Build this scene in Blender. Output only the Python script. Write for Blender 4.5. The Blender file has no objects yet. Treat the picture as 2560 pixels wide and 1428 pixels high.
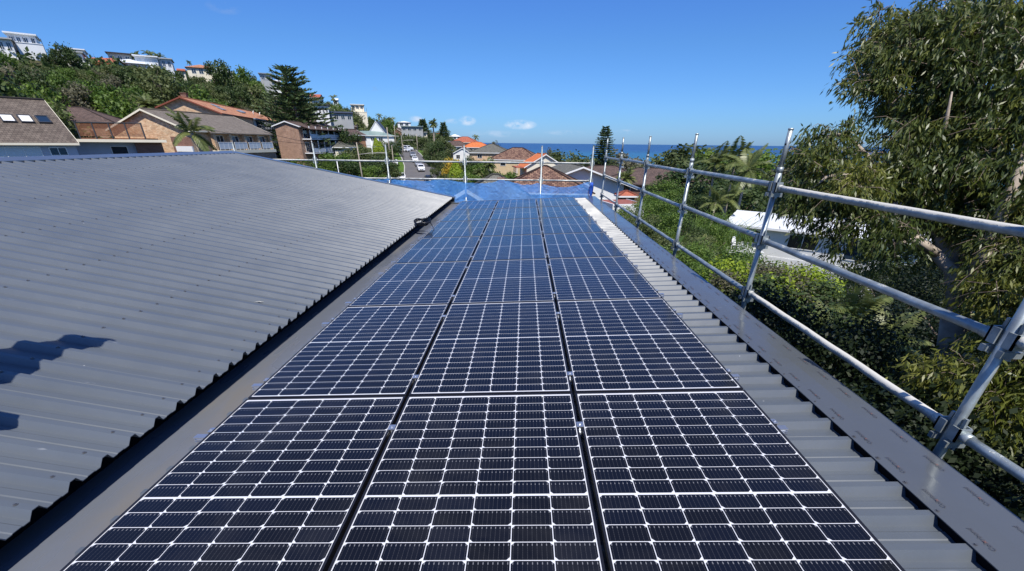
import bpy, math, random
import numpy as np
from mathutils import Vector, Matrix
rnd = random.Random(7)
scene = bpy.context.scene
COL = scene.collection

# ------------------------------------------------------------------ camera
F, CX0, CY0 = 1068.85, 1280.0, 923.37          # focal length and principal point in pixels of the 2560 wide photo
CAM = np.array([0.19135, -0.55617, 1.40872])
PITCH, ROLL, YAW = 0.48718, 0.01068, -0.02198
def cam_axes():
    cy, sy, cp, sp = math.cos(YAW), math.sin(YAW), math.cos(PITCH), math.sin(PITCH)
    f = np.array([sy*cp, cy*cp, -sp]); r = np.array([cy, -sy, 0.0]); u = np.cross(r, f)
    cr, sr = math.cos(ROLL), math.sin(ROLL)
    return cr*r + sr*u, -sr*r + cr*u, f
RX, UX, FX = cam_axes()
cam = bpy.data.cameras.new('camera'); camo = bpy.data.objects.new('camera', cam); COL.objects.link(camo)
cam.sensor_fit = 'HORIZONTAL'; cam.sensor_width = 36.0; cam.lens = F/2560*36
cam.shift_y = (CY0-714)/2560; cam.clip_start = 0.05; cam.clip_end = 150000
m = Matrix(((RX[0], UX[0], -FX[0], CAM[0]), (RX[1], UX[1], -FX[1], CAM[1]), (RX[2], UX[2], -FX[2], CAM[2]), (0, 0, 0, 1)))
camo.matrix_world = m
scene.camera = camo

# ------------------------------------------------------------------ sky and sun
SUN_FROM = Vector((0.13, -0.63, 1.0)).normalized()
SUN_EL = math.asin(SUN_FROM.z); SUN_AZ = math.atan2(SUN_FROM.x, SUN_FROM.y)
world = bpy.data.worlds.new("World"); scene.world = world; world.use_nodes = True
wt = world.node_tree; wt.nodes.clear()
def WN(t, **k):
    n = wt.nodes.new(t)
    for a, v in k.items(): setattr(n, a, v)
    return n
wo = WN('ShaderNodeOutputWorld'); bg = WN('ShaderNodeBackground'); sky = WN('ShaderNodeTexSky')
sky.sky_type = 'NISHITA'; sky.sun_disc = False; sky.sun_elevation = SUN_EL; sky.sun_rotation = SUN_AZ
sky.altitude = 40; sky.air_density = 1.0; sky.dust_density = 0.35; sky.ozone_density = 2.2
bg.inputs[1].default_value = 0.111
hs = WN('ShaderNodeHueSaturation'); hs.inputs['Saturation'].default_value = 1.18; hs.inputs['Value'].default_value = 1.0
wt.links.new(sky.outputs[0], hs.inputs['Color'])
# the clear maritime air is bluer near the horizon than the sky model: tint by height above the horizon
tc0 = WN('ShaderNodeTexCoord'); nv = WN('ShaderNodeVectorMath', operation='NORMALIZE'); wt.links.new(tc0.outputs['Generated'], nv.inputs[0])
sxx = WN('ShaderNodeSeparateXYZ'); wt.links.new(nv.outputs[0], sxx.inputs[0])
crs = WN('ShaderNodeValToRGB'); el = crs.color_ramp.elements
for i, (p_, c_) in enumerate(((0, (.30, .53, 1.12)), (.04, (.30, .54, 1.03)), (.09, (.32, .55, .975)), (.16, (.36, .58, .93)), (.28, (.41, .61, 1.04)), (1, (.62, .76, 1.05)))):
    e_ = el[i] if i < 2 else el.new(p_)
    e_.position = p_; e_.color = (*c_, 1)
wt.links.new(sxx.outputs['Z'], crs.inputs[0])
mt0 = WN('ShaderNodeMix', data_type='RGBA', blend_type='MULTIPLY'); mt0.inputs['Factor'].default_value = 1
wt.links.new(hs.outputs[0], mt0.inputs['A']); wt.links.new(crs.outputs[0], mt0.inputs['B'])
# a few small fair weather clouds low over the sea
def raydir(px, py):
    d = (px-CX0)*RX + (CY0-py)*UX + F*FX
    return d/np.linalg.norm(d)
tc = WN('ShaderNodeTexCoord')
nz = WN('ShaderNodeTexNoise'); nz.inputs['Scale'].default_value = 26; nz.inputs['Detail'].default_value = 7; nz.inputs['Roughness'].default_value = 0.62
mp = WN('ShaderNodeMapping'); mp.inputs['Scale'].default_value = (1, 1, 2.2)
wt.links.new(tc.outputs['Generated'], mp.inputs['Vector']); wt.links.new(mp.outputs[0], nz.inputs['Vector'])
prev = mt0.outputs['Result']
for (px, py, rx, ry, dens, colr) in ((1168, 302, 26, 13, .75, (5.4, 6.0, 7.0)), (1300, 312, 48, 13, .85, (5.6, 6.2, 7.2)), (1038, 298, 22, 9, .6, (5, 5.6, 6.8)),
                                     (1130, 304, 22, 8, .35, (5, 5.6, 6.8)), (1410, 332, 60, 7, .3, (5, 5.6, 6.8)), (1560, 330, 30, 7, .35, (5, 5.6, 6.8)), (935, 222, 28, 7, .5, (1.9, 2.7, 4.6)),
                                     (1240, 335, 90, 9, .3, (4.6, 5.4, 6.8)), (560, 18, 60, 22, .28, (2.3, 3.2, 5.2))):
    d = raydir(px, py); s = F/np.dot(d, FX)**1
    sub = WN('ShaderNodeVectorMath', operation='SUBTRACT'); sub.inputs[1].default_value = tuple(d)
    nrm = WN('ShaderNodeVectorMath', operation='NORMALIZE'); wt.links.new(tc.outputs['Generated'], nrm.inputs[0]); wt.links.new(nrm.outputs[0], sub.inputs[0])
    r3 = np.cross(d, [0, 0, 1]); r3 /= np.linalg.norm(r3); u3 = np.cross(r3, d)
    k = np.dot(d, FX)**2/F*1.06
    dx = WN('ShaderNodeVectorMath', operation='DOT_PRODUCT'); dx.inputs[1].default_value = tuple(r3/(rx*k)); wt.links.new(sub.outputs[0], dx.inputs[0])
    dz = WN('ShaderNodeVectorMath', operation='DOT_PRODUCT'); dz.inputs[1].default_value = tuple(u3/(ry*k)); wt.links.new(sub.outputs[0], dz.inputs[0])
    x2 = WN('ShaderNodeMath', operation='MULTIPLY'); wt.links.new(dx.outputs['Value'], x2.inputs[0]); wt.links.new(dx.outputs['Value'], x2.inputs[1])
    z2 = WN('ShaderNodeMath', operation='MULTIPLY_ADD'); wt.links.new(dz.outputs['Value'], z2.inputs[0]); wt.links.new(dz.outputs['Value'], z2.inputs[1]); wt.links.new(x2.outputs[0], z2.inputs[2])
    a1 = WN('ShaderNodeMath', operation='SUBTRACT'); a1.inputs[0].default_value = 1.0; wt.links.new(z2.outputs[0], a1.inputs[1])
    a1.use_clamp = True
    nn = WN('ShaderNodeMapRange'); nn.inputs['From Min'].default_value = 0.42; nn.inputs['From Max'].default_value = 0.66; wt.links.new(nz.outputs['Fac'], nn.inputs['Value'])
    mu = WN('ShaderNodeMath', operation='MULTIPLY'); wt.links.new(a1.outputs[0], mu.inputs[0]); wt.links.new(nn.outputs[0], mu.inputs[1])
    m2 = WN('ShaderNodeMath', operation='MULTIPLY'); m2.inputs[1].default_value = dens*1.5; wt.links.new(mu.outputs[0], m2.inputs[0]); m2.use_clamp = True
    mx = WN('ShaderNodeMix', data_type='RGBA'); wt.links.new(m2.outputs[0], mx.inputs['Factor'])
    wt.links.new(prev, mx.inputs['A']); mx.inputs['B'].default_value = (*colr, 1)
    prev = mx.outputs['Result']
wt.links.new(prev, bg.inputs[0]); wt.links.new(bg.outputs[0], wo.inputs[0])

sl = bpy.data.lights.new('sun', 'SUN'); sl.energy = 4.6; sl.angle = math.radians(0.55); sl.color = (1.0, 0.955, 0.88)
so = bpy.data.objects.new('sun', sl); COL.objects.link(so); so.rotation_euler = SUN_FROM.to_track_quat('Z', 'Y').to_euler()
so.location = (5, -20, 40)
scene.view_settings.view_transform = 'Standard'; scene.view_settings.look = 'None'; scene.view_settings.exposure = 0.34; scene.view_settings.gamma = 1.0
scene.cycles.max_bounces = 6; scene.cycles.transparent_max_bounces = 12

# ------------------------------------------------------------------ placing helpers
def at(px, py, D):                     # the world point seen at photo pixel (px, py) at horizontal distance D from the camera
    d = raydir(px, py); return CAM + d*D/math.hypot(d[0], d[1])
def zdepth(P): return float(np.dot(np.array(P)-CAM, FX))
def az_of(px):
    d = raydir(px, 350); return math.atan2(d[0], d[1])

# ground profile: for some directions, heights against distance
def rz(px, py, D, th): return at(px, py, D)[2]-th
PROF = [
 (-900, [(40, -5), (70, -3), (110, 2), (170, 20), (230, 22), (320, 10)]),
 (-300, [(40, -5), (70, -3), (110, 4), (140, rz(-300, 120, 140, 6)), (170, rz(-300, 105, 170, 0)), (240, rz(-300, 105, 175, 0)), (340, 6)]),
 (0,    [(40, -5.5), (65, -4), (110, 3), (142, rz(0, 142, 142, 6)), (168, rz(0, 132, 168, 0)), (230, rz(0, 126, 176, 0)), (340, 5)]),
 (200,  [(50, -5.5), (80, -4), (120, 2), (145, rz(200, 172, 145, 6)), (170, rz(200, 160, 170, 0)), (240, rz(200, 156, 185, 0)), (360, 5)]),
 (350,  [(60, -5.5), (90, -3.5), (135, 2), (158, rz(350, 180, 158, 6)), (182, rz(350, 168, 182, 0)), (260, rz(350, 166, 200, 0)), (360, 5)]),
 (600,  [(60, -7), (112, -6), (150, -3), (175, 1), (200, rz(600, 205, 200, 7)), (235, rz(600, 188, 235, 0)), (290, rz(600, 190, 235, 0)), (400, 5)]),
 (800,  [(60, -7), (125, -6), (165, -3), (200, 2), (230, rz(800, 275, 230, 6)), (262, rz(800, 258, 262, 0)), (320, rz(800, 258, 320, 6)), (420, 4)]),
 (950,  [(60, -7.5), (105, -7.4), (128, -6.0), (168, -2.5), (260, 3), (345, rz(950, 306, 345, 4)), (450, 0)]),
 (1050, [(60, -7.5), (105, -7.4), (128, -6.2), (168, -2.4), (250, 1.5), (400, rz(1050, 332, 400, 4)), (480, -4)]),
 (1180, [(60, -7.5), (110, -7.6), (175, -5), (300, -4), (430, rz(1180, 352, 430, 7)), (500, -14)]),
 (1260, [(60, -7.5), (110, -7.8), (200, -6.5), (320, -8), (460, -13), (520, -24)]),
 (1400, [(60, -7.5), (120, -8.5), (220, -11), (330, -14), (460, -18), (540, -26)]),
 (1700, [(30, -7.4), (75, -10), (130, -13), (300, -17), (450, -20), (540, -30)]),
 (2100, [(12, -6.8), (36, -8.6), (52, -11.2), (110, -14), (300, -18), (450, -21), (540, -30)]),
 (3600, [(12, -6.8), (36, -8.6), (52, -11.2), (110, -14), (300, -18), (450, -21), (540, -30)]),
]
PAZ = [az_of(p[0]) for p in PROF]
PZ = [([0, 12]+[q[0] for q in p[1]]+[640, 5000], [-6.5, -6.6]+[q[1] for q in p[1]]+[-52, -60]) if p[1][0][0] > 12 else ([0]+[q[0] for q in p[1]]+[640, 5000], [-6.5]+[q[1] for q in p[1]]+[-52, -60]) for p in PROF]
def gz(x, y):
    dx, dy = x-CAM[0], y-CAM[1]; D = math.hypot(dx, dy); a = math.atan2(dx, dy)
    a = max(PAZ[0], min(PAZ[-1], a))
    for i in range(len(PAZ)-1):
        if a <= PAZ[i+1]: break
    t = (a-PAZ[i])/(PAZ[i+1]-PAZ[i])
    return (1-t)*float(np.interp(D, *PZ[i])) + t*float(np.interp(D, *PZ[i+1]))

# ------------------------------------------------------------------ mesh helper
class MB:
    def __init__(s): s.v = []; s.f = []; s.mi = []; s.sm = []
    def face(s, pts, mi=0, sm=False):
        n = len(s.v); s.v += [tuple(map(float, p)) for p in pts]; s.f.append(tuple(range(n, n+len(pts)))); s.mi.append(mi); s.sm.append(sm)
    def box(s, x0, x1, y0, y1, z0, z1, mi=0, M=None):
        c = [(x0, y0, z0), (x1, y0, z0), (x1, y1, z0), (x0, y1, z0), (x0, y0, z1), (x1, y0, z1), (x1, y1, z1), (x0, y1, z1)]
        if M is not None: c = [tuple(M @ Vector(p)) for p in c]
        n = len(s.v); s.v += c
        for f in ((0, 3, 2, 1), (4, 5, 6, 7), (0, 1, 5, 4), (1, 2, 6, 5), (2, 3, 7, 6), (3, 0, 4, 7)):
            s.f.append(tuple(n+i for i in f)); s.mi.append(mi); s.sm.append(False)
    def cbox(s, c, sz, mi=0, M=None): s.box(c[0]-sz[0]/2, c[0]+sz[0]/2, c[1]-sz[1]/2, c[1]+sz[1]/2, c[2]-sz[2]/2, c[2]+sz[2]/2, mi, M)
    def tube(s, path, r, seg=10, mi=0, caps=True, sm=True):
        P = [Vector(p) for p in path]; n = len(P); R = r if isinstance(r, (list, tuple)) else [r]*n
        base = len(s.v); up = None
        for i in range(n):
            t = (P[min(i+1, n-1)]-P[max(i-1, 0)]).normalized()
            if up is None:
                a = Vector((0, 0, 1)) if abs(t.z) < .9 else Vector((1, 0, 0)); up = (a-t*a.dot(t)).normalized()
            else: up = (up-t*up.dot(t)).normalized()
            b = t.cross(up)
            for k in range(seg):
                w = 2*math.pi*k/seg; s.v.append(tuple(P[i]+(up*math.cos(w)+b*math.sin(w))*R[i]))
        for i in range(n-1):
            for k in range(seg):
                k2 = (k+1) % seg
                s.f.append((base+i*seg+k, base+(i+1)*seg+k, base+(i+1)*seg+k2, base+i*seg+k2)); s.mi.append(mi); s.sm.append(sm)
        if caps:
            s.f.append(tuple(base+k for k in range(seg))); s.mi.append(mi); s.sm.append(False)
            s.f.append(tuple(base+(n-1)*seg+k for k in range(seg-1, -1, -1))); s.mi.append(mi); s.sm.append(False)
    def prism(s, poly, h, mi=0, M=None):   # poly in x,y; extruded from z=0 to h
        n = len(poly); b = len(s.v)
        pts = [(p[0], p[1], 0) for p in poly]+[(p[0], p[1], h) for p in poly]
        if M is not None: pts = [tuple(M @ Vector(p)) for p in pts]
        s.v += pts
        s.f.append(tuple(b+i for i in range(n-1, -1, -1))); s.f.append(tuple(b+n+i for i in range(n)))
        s.mi += [mi, mi]; s.sm += [False, False]
        for i in range(n):
            j = (i+1) % n; s.f.append((b+i, b+j, b+n+j, b+n+i)); s.mi.append(mi); s.sm.append(False)
    def build(s, name, mats, parent=None, uv=True, loc=(0, 0, 0)):
        me = bpy.data.meshes.new(name); me.from_pydata(s.v, [], s.f)
        mats = mats if isinstance(mats, (list, tuple)) else [mats]
        for mm in mats: me.materials.append(mm)
        me.polygons.foreach_set('material_index', s.mi); me.polygons.foreach_set('use_smooth', s.sm)
        if uv and len(s.f):
            ul = me.uv_layers.new(name='UVMap'); co = s.v; buf = np.zeros((len(me.loops), 2), 'f'); li = 0
            for p in me.polygons:
                n = p.normal
                if abs(n.z) > .999: u = Vector((1, 0, 0)); v = Vector((0, 1, 0))
                else: u = Vector((0, 0, 1)).cross(n).normalized(); v = n.cross(u)
                for vi in p.vertices:
                    q = Vector(co[vi]); buf[li] = (q.dot(u), q.dot(v)); li += 1
            ul.data.foreach_set('uv', buf.ravel())
        o = bpy.data.objects.new(name, me); COL.objects.link(o); o.parent = parent; o.location = loc
        return o
def np_quads(name, Q, mat, parent=None, smooth=False):      # Q: N x 4 x 3
    n = len(Q); me = bpy.data.meshes.new(name)
    me.vertices.add(n*4); me.vertices.foreach_set('co', np.ascontiguousarray(Q, 'f').ravel())
    me.loops.add(n*4); me.loops.foreach_set('vertex_index', np.arange(n*4, dtype='i'))
    me.polygons.add(n); me.polygons.foreach_set('loop_start', np.arange(0, n*4, 4, dtype='i'))
    me.polygons.foreach_set('loop_total', np.full(n, 4, 'i')); me.update(calc_edges=True); me.validate()
    for mm in (mat if isinstance(mat, (list, tuple)) else [mat]): me.materials.append(mm)
    o = bpy.data.objects.new(name, me); COL.objects.link(o); o.parent = parent
    return o
def empty(name, loc=(0, 0, 0), rz_=0.0, rot=None):
    o = bpy.data.objects.new(name, None); COL.objects.link(o); o.location = tuple(map(float, loc))
    o.rotation_euler = rot if rot else (0, 0, rz_); o.empty_display_size = .3
    return o
def tag(o, label=None, cat=None, group=None, kind=None):
    if label: o['label'] = label
    if cat: o['category'] = cat
    if group: o['group'] = group
    if kind: o['kind'] = kind
    return o
def kids(o): return [c for c in KID.get(o.name, [])]
KID = {}
def copy_tree(o, parent=None):
    c = o.copy(); COL.objects.link(c); c.parent = parent
    for ch in list(o.children): copy_tree(ch, c)
    return c

# ------------------------------------------------------------------ materials
def mat(name, col, rough=.6, metal=0., spec=.5, noise=None, bump=None, col2=None, coords='Object', coat=0., **kw):
    M = bpy.data.materials.new(name); M.use_nodes = True; t = M.node_tree; b = t.nodes['Principled BSDF']
    b.inputs['Base Color'].default_value = (*col, 1); b.inputs['Roughness'].default_value = rough; b.inputs['Metallic'].default_value = metal
    b.inputs['Specular IOR Level'].default_value = spec; b.inputs['Coat Weight'].default_value = coat
    tcn = None
    if noise or bump:
        tcn = t.nodes.new('ShaderNodeTexCoord')
    if noise:
        n = t.nodes.new('ShaderNodeTexNoise'); n.inputs['Scale'].default_value = noise[0]; n.inputs['Detail'].default_value = 5; n.inputs['Roughness'].default_value = .6
        t.links.new(tcn.outputs[coords], n.inputs['Vector'])
        mr = t.nodes.new('ShaderNodeMapRange'); mr.inputs['From Min'].default_value = .3; mr.inputs['From Max'].default_value = .7; t.links.new(n.outputs['Fac'], mr.inputs['Value'])
        mx = t.nodes.new('ShaderNodeMix'); mx.data_type = 'RGBA'; t.links.new(mr.outputs[0], mx.inputs['Factor'])
        c2 = col2 if col2 else tuple(c*(1+noise[1]) for c in col); c1 = col if col2 else tuple(c*(1-noise[1]) for c in col)
        mx.inputs['A'].default_value = (*c1, 1); mx.inputs['B'].default_value = (*c2, 1); t.links.new(mx.outputs['Result'], b.inputs['Base Color'])
    if bump:
        n = t.nodes.new('ShaderNodeTexNoise'); n.inputs['Scale'].default_value = bump[0]; n.inputs['Detail'].default_value = 4
        t.links.new(tcn.outputs[coords], n.inputs['Vector'])
        bb = t.nodes.new('ShaderNodeBump'); bb.inputs['Strength'].default_value = bump[1]; bb.inputs['Distance'].default_value = bump[2] if len(bump) > 2 else .02
        t.links.new(n.outputs['Fac'], bb.inputs['Height']); t.links.new(bb.outputs[0], b.inputs['Normal'])
    return M
def nodes(M): return M.node_tree, M.node_tree.nodes['Principled BSDF']
def brickmat(name, c1, c2, mortar, bw, bh, ms=.012, rough=.85, noise=.35, tile=False, bumpd=.01, nscale=.9):
    M = bpy.data.materials.new(name); M.use_nodes = True; t, b = nodes(M); b.inputs['Roughness'].default_value = rough
    b.inputs['Specular IOR Level'].default_value = .25
    tcn = t.nodes.new('ShaderNodeTexCoord'); br = t.nodes.new('ShaderNodeTexBrick')
    br.inputs['Scale'].default_value = 1; br.inputs['Brick Width'].default_value = bw; br.inputs['Row Height'].default_value = bh
    br.inputs['Mortar Size'].default_value = ms; br.inputs['Mortar Smooth'].default_value = .2; br.inputs['Bias'].default_value = 0
    br.inputs['Color1'].default_value = (*c1, 1); br.inputs['Color2'].default_value = (*c2, 1); br.inputs['Mortar'].default_value = (*mortar, 1)
    t.links.new(tcn.outputs['UV'], br.inputs['Vector'])
    n = t.nodes.new('ShaderNodeTexNoise'); n.inputs['Scale'].default_value = nscale; n.inputs['Detail'].default_value = 6; n.inputs['Roughness'].default_value = .7
    t.links.new(tcn.outputs['UV'], n.inputs['Vector'])
    mr = t.nodes.new('ShaderNodeMapRange'); mr.inputs['From Min'].default_value = .25; mr.inputs['From Max'].default_value = .75
    mr.inputs['To Min'].default_value = 1-noise; mr.inputs['To Max'].default_value = 1+noise; t.links.new(n.outputs['Fac'], mr.inputs['Value'])
    mx = t.nodes.new('ShaderNodeMix'); mx.data_type = 'RGBA'; mx.blend_type = 'MULTIPLY'; mx.inputs['Factor'].default_value = 1
    t.links.new(br.outputs['Color'], mx.inputs['A']); t.links.new(mr.outputs[0], mx.inputs['B']); t.links.new(mx.outputs['Result'], b.inputs['Base Color'])
    bb = t.nodes.new('ShaderNodeBump'); bb.inputs['Strength'].default_value = .9; bb.inputs['Distance'].default_value = bumpd
    if tile:
        sx = t.nodes.new('ShaderNodeSeparateXYZ'); t.links.new(tcn.outputs['UV'], sx.inputs[0])
        dv = t.nodes.new('ShaderNodeMath'); dv.operation = 'DIVIDE'; dv.inputs[1].default_value = bh; t.links.new(sx.outputs['Y'], dv.inputs[0])
        fr = t.nodes.new('ShaderNodeMath'); fr.operation = 'FRACT'; t.links.new(dv.outputs[0], fr.inputs[0])
        iv = t.nodes.new('ShaderNodeMath'); iv.operation = 'SUBTRACT'; iv.inputs[0].default_value = 1; t.links.new(fr.outputs[0], iv.inputs[1])
        bb.inputs['Distance'].default_value = .05; t.links.new(iv.outputs[0], bb.inputs['Height'])
    else:
        iv = t.nodes.new('ShaderNodeMath'); iv.operation = 'SUBTRACT'; iv.inputs[0].default_value = 1; t.links.new(br.outputs['Fac'], iv.inputs[1]); t.links.new(iv.outputs[0], bb.inputs['Height'])
    t.links.new(bb.outputs[0], b.inputs['Normal'])
    return M
def leafmat(name, cols, rough=.55, trans=.3, spec=.35):
    M = bpy.data.materials.new(name); M.use_nodes = True; t, b = nodes(M); b.inputs['Roughness'].default_value = rough; b.inputs['Specular IOR Level'].default_value = spec
    g = t.nodes.new('ShaderNodeNewGeometry'); oi = t.nodes.new('ShaderNodeObjectInfo')
    cr = t.nodes.new('ShaderNodeValToRGB'); e = cr.color_ramp.elements
    while len(e) < len(cols): e.new(.5)
    for i, c in enumerate(cols): e[i].position = i/(len(cols)-1); e[i].color = (*c, 1)
    ad = t.nodes.new('ShaderNodeMath'); ad.operation = 'MULTIPLY_ADD'; ad.inputs[1].default_value = .45
    sc = t.nodes.new('ShaderNodeMath'); sc.operation = 'MULTIPLY'; sc.inputs[1].default_value = .3; t.links.new(oi.outputs['Random'], sc.inputs[0])
    t.links.new(g.outputs['Random Per Island'], ad.inputs[0]); 
    tcn = t.nodes.new('ShaderNodeTexCoord'); n = t.nodes.new('ShaderNodeTexNoise'); n.inputs['Scale'].default_value = .55; n.inputs['Detail'].default_value = 2
    t.links.new(tcn.outputs['Object'], n.inputs['Vector'])
    mr = t.nodes.new('ShaderNodeMapRange'); mr.inputs['From Min'].default_value = .35; mr.inputs['From Max'].default_value = .65; mr.inputs['To Max'].default_value = .3; t.links.new(n.outputs['Fac'], mr.inputs['Value'])
    a2 = t.nodes.new('ShaderNodeMath'); a2.operation = 'ADD'; t.links.new(sc.outputs[0], a2.inputs[0]); t.links.new(mr.outputs[0], a2.inputs[1]); t.links.new(a2.outputs[0], ad.inputs[2])
    t.links.new(ad.outputs[0], cr.inputs[0]); t.links.new(cr.outputs[0], b.inputs['Base Color'])
    tr = t.nodes.new('ShaderNodeBsdfTranslucent'); ms = t.nodes.new('ShaderNodeMixShader'); ms.inputs[0].default_value = trans
    hs2 = t.nodes.new('ShaderNodeHueSaturation'); hs2.inputs['Value'].default_value = 1.5; t.links.new(cr.outputs[0], hs2.inputs['Color']); t.links.new(hs2.outputs[0], tr.inputs['Color'])
    out = t.nodes['Material Output']; t.links.new(b.outputs[0], ms.inputs[1]); t.links.new(tr.outputs[0], ms.inputs[2]); t.links.new(ms.outputs[0], out.inputs[0])
    return M

MAT = {}
# painted ribbed steel of the near roof with faint scuffs, dust and specks
def steel(name, col, rough, speck=True):
    M = mat(name, col, rough, spec=.85); t, b = nodes(M)
    tcn = t.nodes.new('ShaderNodeTexCoord')
    n = t.nodes.new('ShaderNodeTexNoise'); n.inputs['Scale'].default_value = 1.3; n.inputs['Detail'].default_value = 8; n.inputs['Roughness'].default_value = .65; t.links.new(tcn.outputs['Object'], n.inputs['Vector'])
    mr = t.nodes.new('ShaderNodeMapRange'); mr.inputs['From Min'].default_value = .3; mr.inputs['From Max'].default_value = .7; mr.inputs['To Min'].default_value = .94; mr.inputs['To Max'].default_value = 1.06; t.links.new(n.outputs['Fac'], mr.inputs['Value'])
    mx = t.nodes.new('ShaderNodeMix'); mx.data_type = 'RGBA'; mx.blend_type = 'MULTIPLY'; mx.inputs['Factor'].default_value = 1; mx.inputs['A'].default_value = (*col, 1); t.links.new(mr.outputs[0], mx.inputs['B'])
    v = t.nodes.new('ShaderNodeTexVoronoi'); v.inputs['Scale'].default_value = 7; v.inputs['Randomness'].default_value = 1; t.links.new(tcn.outputs['Object'], v.inputs['Vector'])
    n2 = t.nodes.new('ShaderNodeTexNoise'); n2.inputs['Scale'].default_value = 3; t.links.new(tcn.outputs['Object'], n2.inputs['Vector'])
    th = t.nodes.new('ShaderNodeMapRange'); th.inputs['From Min'].default_value = .52; th.inputs['From Max'].default_value = .75; th.inputs['To Min'].default_value = 0; th.inputs['To Max'].default_value = .055; t.links.new(n2.outputs['Fac'], th.inputs['Value'])
    lt = t.nodes.new('ShaderNodeMath'); lt.operation = 'LESS_THAN'; t.links.new(v.outputs['Distance'], lt.inputs[0]); t.links.new(th.outputs[0], lt.inputs[1])
    # long faint scratches
    mpp = t.nodes.new('ShaderNodeMapping'); mpp.inputs['Scale'].default_value = (2.0, 26, 26) ; mpp.inputs['Rotation'].default_value = (0, 0, .25); t.links.new(tcn.outputs['Object'], mpp.inputs['Vector'])
    n3 = t.nodes.new('ShaderNodeTexNoise'); n3.inputs['Scale'].default_value = 1.2; n3.inputs['Detail'].default_value = 3; t.links.new(mpp.outputs[0], n3.inputs['Vector'])
    r3 = t.nodes.new('ShaderNodeMapRange'); r3.inputs['From Min'].default_value = .72; r3.inputs['From Max'].default_value = .80; r3.inputs['To Max'].default_value = .30; t.links.new(n3.outputs['Fac'], r3.inputs['Value'])
    mxs = t.nodes.new('ShaderNodeMath'); mxs.operation = 'MAXIMUM'; l2 = t.nodes.new('ShaderNodeMath'); l2.operation = 'MULTIPLY'; l2.inputs[1].default_value = .6
    t.links.new(lt.outputs[0], l2.inputs[0]); t.links.new(l2.outputs[0], mxs.inputs[0]); t.links.new(r3.outputs[0], mxs.inputs[1])
    m2 = t.nodes.new('ShaderNodeMix'); m2.data_type = 'RGBA'; t.links.new(mxs.outputs[0], m2.inputs['Factor']); t.links.new(mx.outputs['Result'], m2.inputs['A']); m2.inputs['B'].default_value = (.5, .5, .5, 1)
    t.links.new(m2.outputs['Result'], b.inputs['Base Color'])
    nr = t.nodes.new('ShaderNodeMapRange'); nr.inputs['From Min'].default_value = .3; nr.inputs['From Max'].default_value = .7; nr.inputs['To Min'].default_value = rough-.06; nr.inputs['To Max'].default_value = rough+.08; t.links.new(n.outputs['Fac'], nr.inputs['Value']); t.links.new(nr.outputs[0], b.inputs['Roughness'])
    nb = t.nodes.new('ShaderNodeTexNoise'); nb.inputs['Scale'].default_value = 2.6; nb.inputs['Detail'].default_value = 2; t.links.new(tcn.outputs['Object'], nb.inputs['Vector'])
    bb = t.nodes.new('ShaderNodeBump'); bb.inputs['Strength'].default_value = .35; bb.inputs['Distance'].default_value = .012; t.links.new(nb.outputs['Fac'], bb.inputs['Height']); t.links.new(bb.outputs[0], b.inputs['Normal'])
    return M
MAT['roof'] = steel('grey_painted_steel', (.094, .108, .124), .40)
MAT['flash'] = steel('grey_flashing_steel', (.088, .096, .104), .17)
MAT['gutter'] = steel('sky_blued_steel', (.135, .148, .175), .17)  # base blued to carry the reflected sky
t, b = nodes(MAT['gutter'])   # muddy stains dried onto the gutter sheet
tcn = t.nodes.new('ShaderNodeTexCoord'); n = t.nodes.new('ShaderNodeTexNoise'); n.inputs['Scale'].default_value = 1.1; n.inputs['Detail'].default_value = 6
mpn = t.nodes.new('ShaderNodeMapping'); mpn.inputs['Scale'].default_value = (2.6, .8, 1); t.links.new(tcn.outputs['Object'], mpn.inputs[0]); t.links.new(mpn.outputs[0], n.inputs['Vector'])
mr = t.nodes.new('ShaderNodeMapRange'); mr.inputs['From Min'].default_value = .50; mr.inputs['From Max'].default_value = .66; mr.inputs['To Max'].default_value = .8; t.links.new(n.outputs['Fac'], mr.inputs['Value'])
src = b.inputs['Base Color'].links[0].from_socket
mx = t.nodes.new('ShaderNodeMix'); mx.data_type = 'RGBA'; t.links.new(mr.outputs[0], mx.inputs['Factor']); t.links.new(src, mx.inputs['A']); mx.inputs['B'].default_value = (.150, .138, .118, 1); t.links.new(mx.outputs['Result'], b.inputs['Base Color'])
mr2 = t.nodes.new('ShaderNodeMapRange'); mr2.inputs['From Min'].default_value = .45; mr2.inputs['From Max'].default_value = .62; mr2.inputs['To Min'].default_value = .16; mr2.inputs['To Max'].default_value = .5; t.links.new(n.outputs['Fac'], mr2.inputs['Value']); t.links.new(mr2.outputs[0], b.inputs['Roughness'])
MAT['black'] = mat('shade_black', (.006, .006, .007), .9, spec=.1)  # black put in for shade under the eave and in gaps
MAT['frame'] = mat('black_anodised_frame', (.02, .02, .026), .38, metal=.3)
MAT['alu'] = mat('bright_aluminium', (.62, .64, .67), .34, metal=.85, noise=(30, .08))
MAT['screw'] = mat('screw_steel', (.16, .16, .165), .35, metal=.6)
MAT['cable'] = mat('black_rubber_cable', (.008, .008, .009), .32)
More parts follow.
